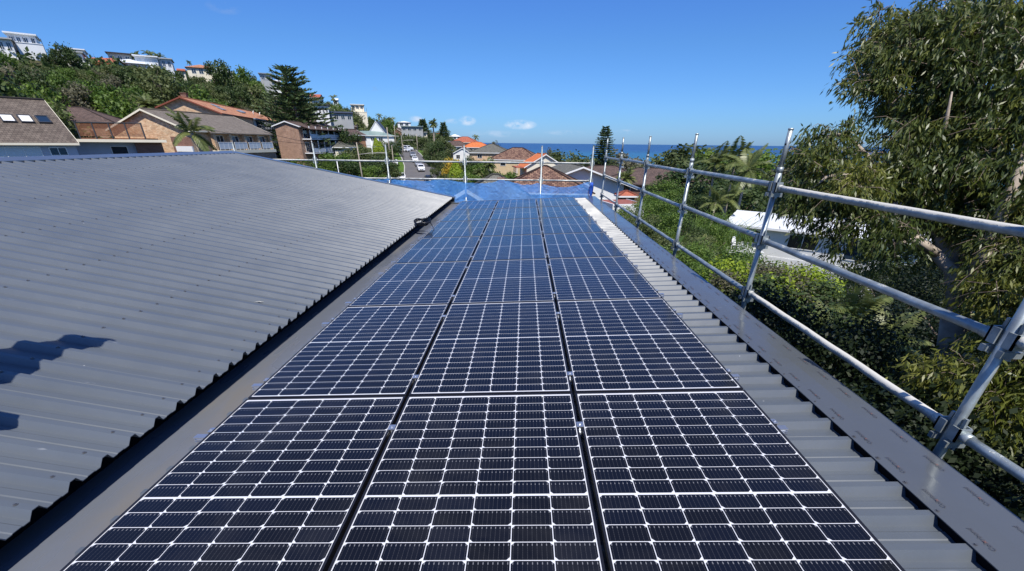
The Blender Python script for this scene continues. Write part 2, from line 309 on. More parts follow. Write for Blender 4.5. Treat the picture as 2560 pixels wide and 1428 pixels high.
# galvanised tube with pale concrete splash on its upper side
def galv(name, splash):
    M = mat(name, (.36, .40, .40), .46, metal=.35, noise=(7, .38), bump=(60, .25, .002)); t, b = nodes(M)
    tcn = t.nodes.new('ShaderNodeTexCoord'); g = t.nodes.new('ShaderNodeNewGeometry'); sx = t.nodes.new('ShaderNodeSeparateXYZ'); t.links.new(g.outputs['Normal'], sx.inputs[0])
    n = t.nodes.new('ShaderNodeTexNoise'); n.inputs['Scale'].default_value = 7; n.inputs['Detail'].default_value = 9; n.inputs['Roughness'].default_value = .7; t.links.new(tcn.outputs['Object'], n.inputs['Vector'])
    n1 = t.nodes.new('ShaderNodeTexNoise'); n1.inputs['Scale'].default_value = .9; t.links.new(tcn.outputs['Object'], n1.inputs['Vector'])
    a = t.nodes.new('ShaderNodeMath'); a.operation = 'MULTIPLY_ADD'; a.inputs[1].default_value = .30*splash; t.links.new(sx.outputs['Z'], a.inputs[0]); t.links.new(n.outputs['Fac'], a.inputs[2])
    a2 = t.nodes.new('ShaderNodeMath'); a2.operation = 'MULTIPLY_ADD'; a2.inputs[1].default_value = .5; t.links.new(n1.outputs['Fac'], a2.inputs[0]); t.links.new(a.outputs[0], a2.inputs[2])
    mr = t.nodes.new('ShaderNodeMapRange'); mr.inputs['From Min'].default_value = .93; mr.inputs['From Max'].default_value = 1.03; t.links.new(a2.outputs[0], mr.inputs['Value'])
    src = b.inputs['Base Color'].links[0].from_socket
    mx = t.nodes.new('ShaderNodeMix'); mx.data_type = 'RGBA'; t.links.new(mr.outputs[0], mx.inputs['Factor']); t.links.new(src, mx.inputs['A']); mx.inputs['B'].default_value = (.58, .56, .50, 1); t.links.new(mx.outputs['Result'], b.inputs['Base Color'])
    im = t.nodes.new('ShaderNodeMath'); im.operation = 'MULTIPLY_ADD'; im.inputs[1].default_value = -.55; im.inputs[2].default_value = .55; t.links.new(mr.outputs[0], im.inputs[0]); t.links.new(im.outputs[0], b.inputs['Metallic'])
    ir = t.nodes.new('ShaderNodeMath'); ir.operation = 'MULTIPLY_ADD'; ir.inputs[1].default_value = .4; ir.inputs[2].default_value = .42; t.links.new(mr.outputs[0], ir.inputs[0]); t.links.new(ir.outputs[0], b.inputs['Roughness'])
    bb = t.nodes.new('ShaderNodeBump'); bb.inputs['Strength'].default_value = .8; bb.inputs['Distance'].default_value = .006; t.links.new(mr.outputs[0], bb.inputs['Height']); t.links.new(b.inputs['Normal'].links[0].from_socket, bb.inputs['Normal']); t.links.new(bb.outputs[0], b.inputs['Normal'])
    return M
MAT['galv'] = galv('galvanised_tube', .35); MAT['galvs'] = galv('splashed_galvanised_tube', 1.55); MAT['galvp'] = galv('splashed_pale_tube', 1.5)
MAT['print'] = mat('dark_print', (.06, .057, .062), .5); MAT['printr'] = mat('orange_print', (.14, .078, .068), .5)
# cell glass
M = mat('solar_cell', (.0075, .0080, .014), .15, spec=.5); t, b = nodes(M)
tcn = t.nodes.new('ShaderNodeTexCoord'); sx = t.nodes.new('ShaderNodeSeparateXYZ'); t.links.new(tcn.outputs['Object'], sx.inputs[0])
def mnode(op, a=None, b_=None, c=None):
    n = t.nodes.new('ShaderNodeMath'); n.operation = op
    for i, v in enumerate((a, b_, c)):
        if v is None: continue
        if isinstance(v, (int, float)): n.inputs[i].default_value = v
        else: t.links.new(v, n.inputs[i])
    return n.outputs[0]
CPX = 0.1687; CPY = 0.0846
fx = mnode('FRACT', mnode('MULTIPLY', mnode('ADD', sx.outputs['X'], 10*CPX/9*9), 9/CPX))
ln = mnode('LESS_THAN', mnode('ABSOLUTE', mnode('SUBTRACT', fx, .5)), .035)
fy = mnode('ABSOLUTE', mnode('SUBTRACT', mnode('FRACT', mnode('DIVIDE', mnode('ADD', sx.outputs['Y'], -.012), CPY)), .5))
dot = mnode('MULTIPLY', mnode('LESS_THAN', mnode('ABSOLUTE', mnode('SUBTRACT', fx, .5)), .10), mnode('GREATER_THAN', fy, .445))
dot2 = mnode('MULTIPLY', mnode('LESS_THAN', mnode('ABSOLUTE', mnode('SUBTRACT', fx, .5)), .06), mnode('LESS_THAN', mnode('ABSOLUTE', mnode('SUBTRACT', mnode('FRACT', mnode('MULTIPLY', fy, 8)), .5)), .12))
fac = mnode('MAXIMUM', mnode('MAXIMUM', mnode('MULTIPLY', ln, .06), mnode('MULTIPLY', dot, .34)), mnode('MULTIPLY', dot2, .08))
gi = t.nodes.new('ShaderNodeNewGeometry'); cr = t.nodes.new('ShaderNodeValToRGB'); cr.color_ramp.elements[0].color = (.0062, .0058, .0058, 1); cr.color_ramp.elements[1].color = (.0062, .0070, .0120, 1)
t.links.new(gi.outputs['Random Per Island'], cr.inputs[0])
mx = t.nodes.new('ShaderNodeMix'); mx.data_type = 'RGBA'; t.links.new(fac, mx.inputs['Factor']); t.links.new(cr.outputs[0], mx.inputs['A']); mx.inputs['B'].default_value = (.5, .5, .52, 1); t.links.new(mx.outputs['Result'], b.inputs['Base Color'])
oi = t.nodes.new('ShaderNodeObjectInfo'); ofs = t.nodes.new('ShaderNodeVectorMath'); ofs.operation = 'ADD'; rv = t.nodes.new('ShaderNodeVectorMath'); rv.operation = 'SCALE'; rv.inputs[0].default_value = (37, 91, 13)
t.links.new(oi.outputs['Random'], rv.inputs['Scale']); t.links.new(tcn.outputs['Object'], ofs.inputs[0]); t.links.new(rv.outputs[0], ofs.inputs[1])
nd = t.nodes.new('ShaderNodeTexNoise'); nd.inputs['Scale'].default_value = 2.2; nd.inputs['Detail'].default_value = 7; nd.inputs['Roughness'].default_value = .7; nd.inputs['Distortion'].default_value = .6; t.links.new(ofs.outputs[0], nd.inputs['Vector'])
dr_ = t.nodes.new('ShaderNodeMapRange'); dr_.inputs['From Min'].default_value = .35; dr_.inputs['From Max'].default_value = .75; dr_.inputs['To Min'].default_value = .10; dr_.inputs['To Max'].default_value = .24; t.links.new(nd.outputs['Fac'], dr_.inputs['Value']); t.links.new(dr_.outputs[0], b.inputs['Roughness'])
dd = t.nodes.new('ShaderNodeMapRange'); dd.inputs['From Min'].default_value = .48; dd.inputs['From Max'].default_value = .80; dd.inputs['To Max'].default_value = .05; t.links.new(nd.outputs['Fac'], dd.inputs['Value'])
md = t.nodes.new('ShaderNodeMix'); md.data_type = 'RGBA'; t.links.new(dd.outputs[0], md.inputs['Factor']); t.links.new(mx.outputs['Result'], md.inputs['A']); md.inputs['B'].default_value = (.32, .30, .27, 1); t.links.new(md.outputs['Result'], b.inputs['Base Color'])
MAT['cell'] = M
MAT['sheet'] = mat('white_backsheet', (.66, .67, .70), .16, spec=.55)
# building finishes
MAT['brick_tan'] = brickmat('mottled_tan_brick', (.52, .30, .16), (.70, .50, .31), (.5, .42, .32), .34, .12, .012, noise=.38, nscale=1.6)
MAT['brick_pink'] = brickmat('pinkish_brown_brick', (.27, .15, .10), (.40, .24, .16), (.34, .27, .22), .3, .11, noise=.3)
MAT['brick_brown'] = brickmat('brown_brick', (.17, .085, .06), (.24, .12, .085), (.22, .16, .13), .3, .11, noise=.25)
MAT['brick_orange'] = brickmat('orange_brick', (.42, .17, .08), (.50, .23, .12), (.42, .28, .18), .3, .11, noise=.2)
MAT['brick_cream'] = brickmat('cream_brick', (.60, .44, .24), (.66, .50, .30), (.6, .48, .32), .3, .11, noise=.12)
MAT['tile_brown'] = brickmat('weathered_brown_tiles', (.105, .082, .066), (.155, .125, .10), (.05, .042, .036), .33, .34, .02, noise=.3, tile=True)
MAT['tile_dkbrown'] = brickmat('dark_brown_tiles', (.085, .06, .052), (.14, .095, .078), (.04, .03, .028), .33, .34, .02, noise=.35, tile=True)
MAT['tile_mottle'] = brickmat('mottled_lichen_tiles', (.10, .05, .04), (.30, .18, .12), (.035, .022, .02), .5, .36, .035, noise=.6, tile=True, nscale=2.2)
MAT['tile_grey'] = brickmat('grey_green_tiles', (.12, .118, .10), (.165, .16, .135), (.06, .06, .052), .33, .34, .02, noise=.2, tile=True)
MAT['tile_tan'] = brickmat('grey_tan_tiles', (.155, .13, .105), (.205, .175, .145), (.09, .075, .06), .33, .34, .02, noise=.22, tile=True)
MAT['tile_orange'] = brickmat('faded_orange_tiles', (.40, .17, .09), (.46, .24, .14), (.22, .09, .05), .33, .34, .015, noise=.35, tile=True, nscale=.6)
MAT['tile_bright'] = brickmat('bright_orange_tiles', (.55, .15, .05), (.62, .20, .07), (.35, .09, .03), .33, .34, .015, noise=.12, tile=True)
MAT['tile_red'] = brickmat('terracotta_tiles', (.36, .10, .06), (.42, .14, .08), (.2, .06, .04), .33, .34, .015, noise=.2, tile=True)
MAT['white'] = mat('white_paint', (.74, .74, .72), .5, noise=(.8, .05))
MAT['cream'] = mat('cream_render', (.72, .66, .52), .7, noise=(.5, .06))
MAT['paleblue'] = mat('pale_grey_blue_weatherboard', (.42, .45, .52), .6, noise=(.7, .06))
MAT['grey'] = mat('grey_render', (.33, .34, .34), .7, noise=(.5, .1))
MAT['dkgrey'] = mat('charcoal_metal', (.045, .048, .055), .5, noise=(.5, .15))
MAT['metalroof'] = mat('pale_metal_roof', (.66, .68, .69), .45, noise=(.4, .06))
MAT['teal'] = mat('weathered_green_grey_metal_roof', (.20, .27, .25), .5, noise=(.6, .15))
MAT['bluegrey'] = mat('blue_grey_metal_roof', (.22, .26, .31), .45, noise=(.4, .1))
MAT['timber'] = mat('oiled_brown_timber', (.20, .085, .04), .6, noise=(4, .3))
MAT['deck'] = mat('red_brown_decking', (.30, .10, .06), .6, noise=(4, .2))
MAT['glass'] = mat('window_glass', (.018, .022, .028), .06, spec=.9)
MAT['glassb'] = mat('blue_tinted_glass', (.015, .03, .055), .07, spec=.9)
MAT['blind'] = mat('pale_window_blind', (.55, .60, .62), .3, spec=.7)
MAT['frost'] = mat('pale_balustrade_panel', (.50, .55, .60), .25, spec=.6)
MAT['terracotta'] = mat('terracotta_cowl', (.30, .10, .06), .7)
MAT['bark'] = mat('grey_brown_bark', (.17, .13, .10), .9, noise=(6, .4), bump=(20, .6, .02))
MAT['barkp'] = mat('pale_smooth_bark', (.36, .30, .24), .85, noise=(5, .35), bump=(14, .4, .01))
MAT['pole'] = mat('weathered_timber_pole', (.34, .29, .23), .9, noise=(5, .2))
MAT['asphalt'] = mat('grey_asphalt', (.115, .108, .105), .9, noise=(.35, .14), coords='Object')  # plain grey with random tone
MAT['concrete'] = mat('pale_concrete', (.42, .40, .36), .9, noise=(.7, .15))
MAT['grass'] = mat('mown_grass', (.075, .13, .022), .95, noise=(1.4, .35), spec=.1, bump=(14, .5, .05))
MAT['tyre'] = mat('tyre_rubber', (.015, .015, .015), .8)
MAT['lampg'] = mat('clear_headlamp', (.6, .62, .65), .1, spec=.8); MAT['lampr'] = mat('red_tail_lamp', (.4, .02, .02), .2)
MAT['plate'] = mat('number_plate', (.6, .6, .5), .5)
# foliage
MAT['lf_olive'] = leafmat('olive_foliage', [(.045, .065, .020), (.085, .112, .034), (.155, .170, .060)])
MAT['lf_green'] = leafmat('fresh_green_foliage', [(.045, .085, .014), (.090, .155, .024), (.170, .235, .042)])
MAT['lf_dark'] = leafmat('dark_green_foliage', [(.024, .045, .014), (.048, .080, .022), (.095, .130, .038)])
MAT['lf_dry'] = leafmat('dry_grey_foliage', [(.075, .072, .042), (.125, .12, .07), (.20, .19, .12)])
MAT['lf_yellow'] = leafmat('yellow_foliage', [(.32, .22, .02), (.50, .36, .04), (.62, .50, .10)])
MAT['lf_lime'] = leafmat('lime_foliage', [(.14, .20, .012), (.24, .32, .02), (.34, .42, .05)])
MAT['lf_pine'] = leafmat('pine_needles', [(.030, .055, .020), (.055, .090, .032), (.105, .145, .052)], trans=.12)
MAT['lf_palm'] = leafmat('palm_fronds', [(.060, .085, .025), (.12, .15, .045), (.24, .25, .09)], rough=.4)
MAT['lf_gum'] = leafmat('gum_leaves', [(.026, .044, .012), (.070, .098, .020), (.20, .205, .055)], rough=.42, trans=.26, spec=.5)
MAT['lf_gumy'] = leafmat('young_yellow_gum_leaves', [(.050, .070, .012), (.125, .145, .022), (.27, .27, .075)], rough=.42, trans=.32, spec=.45)
MAT['lf_shade'] = leafmat('shade_darkened_leaves', [(.006, .013, .005), (.013, .024, .008), (.030, .045, .013)])  # leaf colours darkened to carry the shade under the gum tree
# ------------------------------------------------------------------ the ground, the road and the sea
NA = 150; RR = [0, 6, 12, 18, 25, 32, 40, 48, 56, 65, 75, 86, 98, 110, 122]+[128+6*k for k in range(38)]+[365, 380, 395, 410, 425, 440, 460, 480, 500, 520, 560, 600, 650, 800]
mb = MB(); az = [math.radians(-180+360*i/240) for i in range(240)]
for r in RR:
    for a in az:
        x, y = CAM[0]+r*math.sin(a), CAM[1]+r*math.cos(a)
        mb.v.append((x, y, gz(x, y)))
for i in range(len(RR)-1):
    for k in range(240):
        k2 = (k+1) % 240
        mb.f.append((i*240+k, i*240+k2, (i+1)*240+k2, (i+1)*240+k)); mb.mi.append(0); mb.sm.append(True)
GM = mat('garden_ground', (.045, .062, .018), .95, noise=(.12, .3), col2=(.085, .080, .045), spec=.1, bump=(3, .6, .1))
tag(mb.build('ground', GM, uv=False), kind='structure')
mb = MB(); S = 70000; mb.face([(-S, -S, -46), (S, -S, -46), (S, S, -46), (-S, S, -46)])
SM = mat('sea_water', (.010, .060, .150), .30, spec=.5); t, b = nodes(SM)
tcn = t.nodes.new('ShaderNodeTexCoord'); ln = t.nodes.new('ShaderNodeVectorMath'); ln.operation = 'LENGTH'; t.links.new(tcn.outputs['Object'], ln.inputs[0])
mr = t.nodes.new('ShaderNodeMapRange'); mr.inputs['From Min'].default_value = 1100; mr.inputs['From Max'].default_value = 4200; t.links.new(ln.outputs['Value'], mr.inputs['Value'])
cr = t.nodes.new('ShaderNodeValToRGB'); cr.color_ramp.elements[0].color = (.016, .135, .205, 1); cr.color_ramp.elements[1].color = (.006, .040, .130, 1); t.links.new(mr.outputs[0], cr.inputs[0])
mpn = t.nodes.new('ShaderNodeMapping'); mpn.inputs['Scale'].default_value = (.0006, .0035, 1); t.links.new(tcn.outputs['Object'], mpn.inputs[0])
n = t.nodes.new('ShaderNodeTexNoise'); n.inputs['Scale'].default_value = 1; n.inputs['Detail'].default_value = 8; t.links.new(mpn.outputs[0], n.inputs['Vector'])
mrn = t.nodes.new('ShaderNodeMapRange'); mrn.inputs['From Min'].default_value = .3; mrn.inputs['From Max'].default_value = .7; mrn.inputs['To Min'].default_value = .82; mrn.inputs['To Max'].default_value = 1.18; t.links.new(n.outputs['Fac'], mrn.inputs['Value'])
mx = t.nodes.new('ShaderNodeMix'); mx.data_type = 'RGBA'; mx.blend_type = 'MULTIPLY'; mx.inputs['Factor'].default_value = 1; t.links.new(cr.outputs[0], mx.inputs['A']); t.links.new(mrn.outputs[0], mx.inputs['B']); t.links.new(mx.outputs['Result'], b.inputs['Base Color'])
nb = t.nodes.new('ShaderNodeTexNoise'); nb.inputs['Scale'].default_value = .08; nb.inputs['Detail'].default_value = 6; t.links.new(tcn.outputs['Object'], nb.inputs['Vector'])
bb = t.nodes.new('ShaderNodeBump'); bb.inputs['Strength'].default_value = .6; bb.inputs['Distance'].default_value = 3; t.links.new(nb.outputs['Fac'], bb.inputs['Height']); t.links.new(bb.outputs[0], b.inputs['Normal'])
tag(mb.build('sea', SM, uv=False), kind='structure')

# street: centre line given by what is seen, laid on the ground with kerbs
def road_pts():
    out = []
    for (pl, pr, D) in ((960, 1300, 66), (985, 1190, 84), (1002, 1140, 103), (1008, 1117, 122), (1011, 1082, 140), (1006, 1060, 156), (1000, 1048, 172), (990, 1040, 188)):
        a = at(pl, 400, D); c = at(pr, 400, D); out.append((a, c))
    return out
RP = road_pts()
def strip(name, f0, f1, h, mt, kind='structure', sub=6):
    mb = MB(); rows = []
    for i in range(len(RP)-1):
        for s in range(sub):
            t_ = s/sub
            a = RP[i][0]*(1-t_)+RP[i+1][0]*t_; c = RP[i][1]*(1-t_)+RP[i+1][1]*t_; rows.append((a, c))
    rows.append(RP[-1])
    prevr = None
    for a, c in rows:
        w = np.array([c[0]-a[0], c[1]-a[1]]); L = np.hypot(*w); w /= L
        p0 = np.array([a[0], a[1]])+w*(f0(L)); p1 = np.array([a[0], a[1]])+w*(f1(L)); n = 6; row = []
        zc = max(gz(*p0), gz(*p1), gz(*((p0+p1)/2)))
        for k in range(n+1):
            p = p0+(p1-p0)*k/n; row.append((p[0], p[1], zc+h))
        if prevr:
            for k in range(n): mb.face([prevr[k], prevr[k+1], row[k+1], row[k]])
            mb.face([prevr[0], row[0], (row[0][0], row[0][1], row[0][2]-1.5), (prevr[0][0], prevr[0][1], prevr[0][2]-1.5)])
            mb.face([row[n], prevr[n], (prevr[n][0], prevr[n][1], prevr[n][2]-1.5), (row[n][0], row[n][1], row[n][2]-1.5)])
        prevr = row
    return tag(mb.build(name, mt, uv=False), kind=kind)
strip('road', lambda L: 0, lambda L: L, .10, MAT['asphalt'])
strip('verge', lambda L: -2.6, lambda L: -.25, .22, MAT['grass']); strip('verge', lambda L: L+.25, lambda L: L+2.4, .22, MAT['grass'])
strip('kerb', lambda L: -.25, lambda L: 0, .24, MAT['concrete']); strip('kerb', lambda L: L, lambda L: L+.25, .24, MAT['concrete'])
def roadz(x, y): return gz(x, y)+.12
# lawns
def lawn(cx, cy, r, h=.12, name='lawn'):
    mb = MB(); n = 24; ring = []
    for q in (0, .5, 1):
        ring.append([(cx+r[0]*q*math.cos(2*math.pi*k/n)*(1+.08*math.sin(5*k)), cy+r[1]*q*math.sin(2*math.pi*k/n)) for k in range(n)])
    for i in range(2):
        for k in range(n):
            k2 = (k+1) % n; P = [ring[i][k], ring[i+1][k], ring[i+1][k2], ring[i][k2]]
            mb.face([(p[0], p[1], gz(*p)+h) for p in (P if i else [ring[0][0], P[1], P[2]])])
    return tag(mb.build(name, MAT['grass'], uv=False), kind='structure')

# ------------------------------------------------------------------ the near house: two ribbed steel roofs
B = 0.0474
def rf(X, Y, off=0.0): return (X*math.cos(B)-off*math.sin(B), Y, X*math.sin(B)+off*math.cos(B))      # low right hand roof, off = height over the panel plane
PAN, RIB = -0.116, -0.076
Y0, Y1 = -2.2, 13.05
XE, ZE, PL = -1.925, -0.063, 0.1775             # eave of the left roof and its pitch
XR = -8.25
def lf(u, Y, off=0.0):                          # left roof, u = distance up the slope from the eave
    return (XE-u*math.cos(PL)+off*math.sin(PL), Y, ZE+u*math.sin(PL)+off*math.cos(PL))
UR = (XE-XR)/math.cos(PL)
house = tag(empty('house', (0, 6, -6.5)), 'near house with grey ribbed steel roofs carrying the solar panels', 'house')
def hp(mb, name, mt, parent=None, **k):
    return mb.build(name, mt, parent or house, loc=(0, 0, 0) if parent else (0, -6, 6.5), **k)
def ribsheet(fn, a0, a1, ystart, pitch, n, rev=False, rw=.030, sw=.028, h=.041, edge=True):
    mb = MB(); prof = []
    for i in range(n):
        y = ystart+i*pitch
        prof += [(y-rw/2-sw, 0), (y-rw/2, h), (y+rw/2, h), (y+rw/2+sw, 0), (y+pitch*.36, 0), (y+pitch*.36+.006, .0035), (y+pitch*.60, .0035), (y+pitch*.60+.006, 0)]
    prof = prof[:-4]
    m_ = 10
    for i in range(len(prof)-1):
        p, q = prof[i], prof[i+1]
        for k in range(1):
            A = [fn(a0, p[0], p[1]), fn(a1, p[0], p[1]), fn(a1, q[0], q[1]), fn(a0, q[0], q[1])]
            mb.face(A if not rev else A[::-1])
    return mb, prof
# right roof
PIT = .1755
n_r = int((Y1-Y0)/PIT)
mb, prof = ribsheet(lambda a, y, o: rf(a, y, PAN+o), -1.70, 2.22, 0.655-16*PIT+.0, PIT, n_r, rev=False, sw=.0225)
hp(mb, 'lower_roof_sheet', MAT['roof'])
RIBY = [0.655-16*PIT+i*PIT for i in range(n_r)]
# gutter sheet left of the panels, flat
mb = MB()
for i in range(40):
    ya = Y0+(Y1-Y0)*i/40; yb = Y0+(Y1-Y0)*(i+1)/40
    mb.face([rf(-2.3, ya, -.108), rf(-1.46, ya, -.108), rf(-1.46, yb, -.108), rf(-2.3, yb, -.108)], sm=True)
mb.face([rf(-1.46, Y0, -.108), rf(-1.46, Y0, -.14), rf(-1.46, Y1, -.14), rf(-1.46, Y1, -.108)])
hp(mb, 'gutter_sheet', MAT['gutter'])
# closing wall below the left eave, black stands in for the eave's shade
mb = MB(); mb.box(-2.34, -2.30, Y0, Y1, -.3, -.02); mb.box(-2.30, -1.99, Y1-.06, Y1-.02, -.3, -.07)
hp(mb, 'eave_closure', MAT['black'])
# left roof
mb, prof = ribsheet(lambda a, y, o: lf(a, y, o), 0, UR, 0.582-16*.1752, .1752, int((Y1+.1-Y0)/.1752), rev=True, sw=.0225)
LRIB = [0.582-16*.1752+i*.1752 for i in range(int((Y1+.1-Y0)/.1752))]
# underside and a thin front lip so the sheet has thickness
for i in range(len(prof)-1):
    p, q = prof[i], prof[i+1]
    mb.face([lf(0, p[0], p[1]), lf(0, q[0], q[1]), lf(0, q[0], q[1]-.004), lf(0, p[0], p[1]-.004)])
    mb.face([lf(0, p[0], p[1]-.004), lf(0, q[0], q[1]-.004), lf(.6, q[0], q[1]-.004), lf(.6, p[0], p[1]-.004)])
upper = hp(mb, 'upper_roof_sheet', MAT['roof'])
mb = MB(); mb.box(-2.14, -2.10, Y0, Y1-.1, -.26, -.045); hp(mb, 'eave_shade_batten', MAT['black'])  # black strip that paints the shade under the eave
# walls below the roofs
mb = MB(); mb.box(-13.5, 2.18, Y0, Y1-.1, -6.5, -.32); hp(mb, 'wall', MAT['grey'])
mb = MB()
mb.face([lf(.35, Y1-.1, -.1), (-2.0, Y1-.1, -.34), (XR, Y1-.1, -.34), lf(UR, Y1-.1, -.1)])
hp(mb, 'gable_wall', MAT['grey'])
# far side of the ridge
mb = MB(); rz_ = lf(UR, 0)[2]
mb.face([(XR, Y0, rz_), (XR, Y1+.05, rz_), (XR-5.5, Y1+.05, rz_-1.0), (XR-5.5, Y0, rz_-1.0)]); mb.face([(XR, Y0, rz_-.03), (XR-5.5, Y0, rz_-1.03), (XR-5.5, Y1+.05, rz_-1.03), (XR, Y1+.05, rz_-.03)])
hp(mb, 'rear_roof_sheet', MAT['roof'])
# ridge capping: folded sheet sitting on the rib tops
mb = MB(); c0 = lf(UR-.21, 0, .044); c1 = lf(UR, 0, .056); 
for (p, q) in ((c0, c1), (c1, (c1[0]-.21, 0, c1[2]-.04))):
    mb.face([(p[0], Y0, p[2]), (p[0], Y1+.05, p[2]), (q[0], Y1+.05, q[2]), (q[0], Y0, q[2])])
p = c0; q = lf(UR-.215, 0, .022)
mb.face([(p[0], Y0, p[2]), (q[0], Y0, q[2]), (q[0], Y1+.05, q[2]), (p[0], Y1+.05, p[2])])
hp(mb, 'ridge_capping', MAT['flash'])
# barge capping along the far end of the left roof
mb = MB()
for (u0, u1) in ((-.06, UR+.02),):
    a = [lf(u0, Y1-.12, .044), lf(u1, Y1-.12, .044), lf(u1, Y1+.10, .048), lf(u0, Y1+.10, .048)]
    mb.face(a[::-1]); mb.face([lf(u0, Y1-.12, .044), lf(u0, Y1-.12, .012), lf(u1, Y1-.12, .012), lf(u1, Y1-.12, .044)][::-1])
    mb.face([lf(u0, Y1+.10, .048), lf(u1, Y1+.10, .048), lf(u1, Y1+.10, -.16), lf(u0, Y1+.10, -.16)][::-1])
    mb.face([lf(u0, Y1-.12, .044), lf(u0, Y1+.10, .048), lf(u0, Y1+.10, -.10), lf(u0, Y1-.12, -.10)])
hp(mb, 'barge_capping', MAT['flash'])
# far edge capping of the low roof
mb = MB(); F0, F1 = Y1-.30, Y1+.02
FO = RIB+.006
def slab(mb, pts, dz):       # thin folded sheet: top face and four edges hanging dz
    mb.face(pts)
    n = len(pts)
    for i in range(n):
        a, c = pts[i], pts[(i+1) % n]; mb.face([c, a, (a[0], a[1], a[2]-dz), (c[0], c[1], c[2]-dz)])
slab(mb, [rf(-2.02, F0, FO-.002), rf(1.975, F0, FO-.002), rf(1.975, F1, FO-.002), rf(-2.02, F1, FO-.002)], .026)
hp(mb, 'end_capping', MAT['flash'])
# long edge capping on the right, in lapped lengths
XI, XO = 1.975, 2.290
capm = MB(); lens = [Y0, 3.02, 6.05, 9.1, Y1+.02]
for i in range(4):
    o = FO+.0012*(3-i)
    ya, yb = lens[i]-(.03 if i else 0), lens[i+1]
    N = 14
    for k in range(N):
        y_a = ya+(yb-ya)*k/N; y_b = ya+(yb-ya)*(k+1)/N
        wv = lambda y: .0022*math.sin(y*4.1)+.0014*math.sin(y*9.7+1)
        P = [rf(XI, y_a, o+wv(y_a)*.4), rf(2.14, y_a, o+.003+wv(y_a)), rf(XO, y_a, o+wv(y_a)*.3), rf(XO, y_b, o+wv(y_b)*.3), rf(2.14, y_b, o+.003+wv(y_b)), rf(XI, y_b, o+wv(y_b)*.4)]
        capm.face([P[0], P[1], P[4], P[5]], sm=True); capm.face([P[1], P[2], P[3], P[4]], sm=True)
    capm.face([rf(XI, ya, o), rf(XI, yb, o), rf(XI, yb, o-.004), rf(XI, ya, o-.004)][::-1])
    capm.face([rf(XI, ya, o), rf(XO, ya, o), rf(XO, ya, o-.0035), rf(XI, ya, o-.0035)])
    capm.face([rf(XO, ya, o), rf(XO, yb, o), rf(XO, yb, o-.16), rf(XO, ya, o-.16)])
cap = hp(capm, 'edge_capping', MAT['flash'])
# black sheet painted for the shade in the gap behind the capping edge
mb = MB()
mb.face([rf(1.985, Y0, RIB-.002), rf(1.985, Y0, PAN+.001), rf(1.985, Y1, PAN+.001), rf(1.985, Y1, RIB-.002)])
for y in RIBY[:-1]:
    mb.face([rf(1.965, y+.028, PAN+.0012), rf(1.90, y+.028+.1, PAN+.0012), rf(1.90+.0, y+.1755-.026, PAN+.0012), rf(2.0, y+.1755-.026, PAN+.0012), rf(2.0, y+.028, PAN+.0012)]) if False else None
hp(mb, 'gap_shade_sheet', MAT['black'])
# screws: heads on the rib tops
def screw(mb, P, r=.0065, h=.006):
    n = 6; top = []; bot = []
    for k in range(n):
        a = 2*math.pi*k/n; bot.append((P[0]+r*math.cos(a), P[1]+r*math.sin(a), P[2])); top.append((P[0]+r*.8*math.cos(a), P[1]+r*.8*math.sin(a), P[2]+h))
    mb.face(top)
    for k in range(n): mb.face([bot[k], bot[(k+1) % n], top[(k+1) % n], top[k]])
    w = 12; rr = r*1.7
    mb.face([(P[0]+rr*math.cos(2*math.pi*k/w), P[1]+rr*math.sin(2*math.pi*k/w), P[2]+.001) for k in range(w)])
base_screw = None; cnt = 0
def put_screw(P):
    global base_screw, cnt
    if base_screw is None:
        mb = MB(); screw(mb, (0, 0, 0)); o = mb.build('roof_screw', MAT['screw'], house); base_screw = o
    else:
        o = base_screw.copy(); COL.objects.link(o); o.parent = house
    o.location = (P[0], P[1]-6, P[2]+6.5); cnt += 1
for y in LRIB[14:62]: put_screw(lf(.10+.03*((int(y*10) % 7)/7-.5), y, .040))
for y in RIBY[16:62]: put_screw(rf(1.995, y, FO+.003))
rest = MB()
for u in (1.05, 2.1, 3.15, 4.2, 5.3):
    for y in LRIB[4:]: screw(rest, lf(u+.02*math.sin(y*37), y+.004*math.sin(y*91), .040), r=.0085, h=.008)
for y in LRIB[62:]: screw(rest, lf(.10, y, .040))
tag(hp(rest, 'roof_screw', MAT['screw'], uv=False), kind='stuff')
# printed trade name repeated along the capping, in two rows
def text_mesh(s, size, mi, mb, x0):
    cu = bpy.data.curves.new('t', 'FONT'); cu.body = s; cu.size = size; cu.resolution_u = 2; cu.space_character = .95
    o = bpy.data.objects.new('t', cu); COL.objects.link(o); bpy.context.view_layer.update()
    me = o.to_mesh(); n = len(mb.v); xs = [v.co.x for v in me.vertices]
    for v in me.vertices: mb.v.append((v.co.x-min(xs)+x0, v.co.y, 0))
    for p in me.polygons: mb.f.append(tuple(n+i for i in p.vertices)); mb.mi.append(mi); mb.sm.append(False)
    w = max(xs)-min(xs); o.to_mesh_clear(); bpy.data.objects.remove(o); return w
mb = MB(); sz = .0265
w = text_mesh('Col', sz, 0, mb, 0); x = w+.001
cx_, cy_ = x+.0075, .0075
for k in range(4):      # four pointed splash that stands for the second o
    a = math.pi/4+k*math.pi/2; aw = .42
    mb.v += [(cx_+.0105*math.cos(a), cy_+.0105*math.sin(a), 0), (cx_+.0042*math.cos(a+aw*1.6), cy_+.0042*math.sin(a+aw*1.6), 0), (cx_, cy_, 0), (cx_+.0042*math.cos(a-aw*1.6), cy_+.0042*math.sin(a-aw*1.6), 0)]
    n = len(mb.v); mb.f.append((n-4, n-3, n-2, n-1)); mb.mi.append(1); mb.sm.append(False)
w2 = text_mesh('rbond', sz, 0, mb, x+.0165)
pr0 = mb.build('printed_lettering', [MAT['print'], MAT['printr']], cap, uv=False)
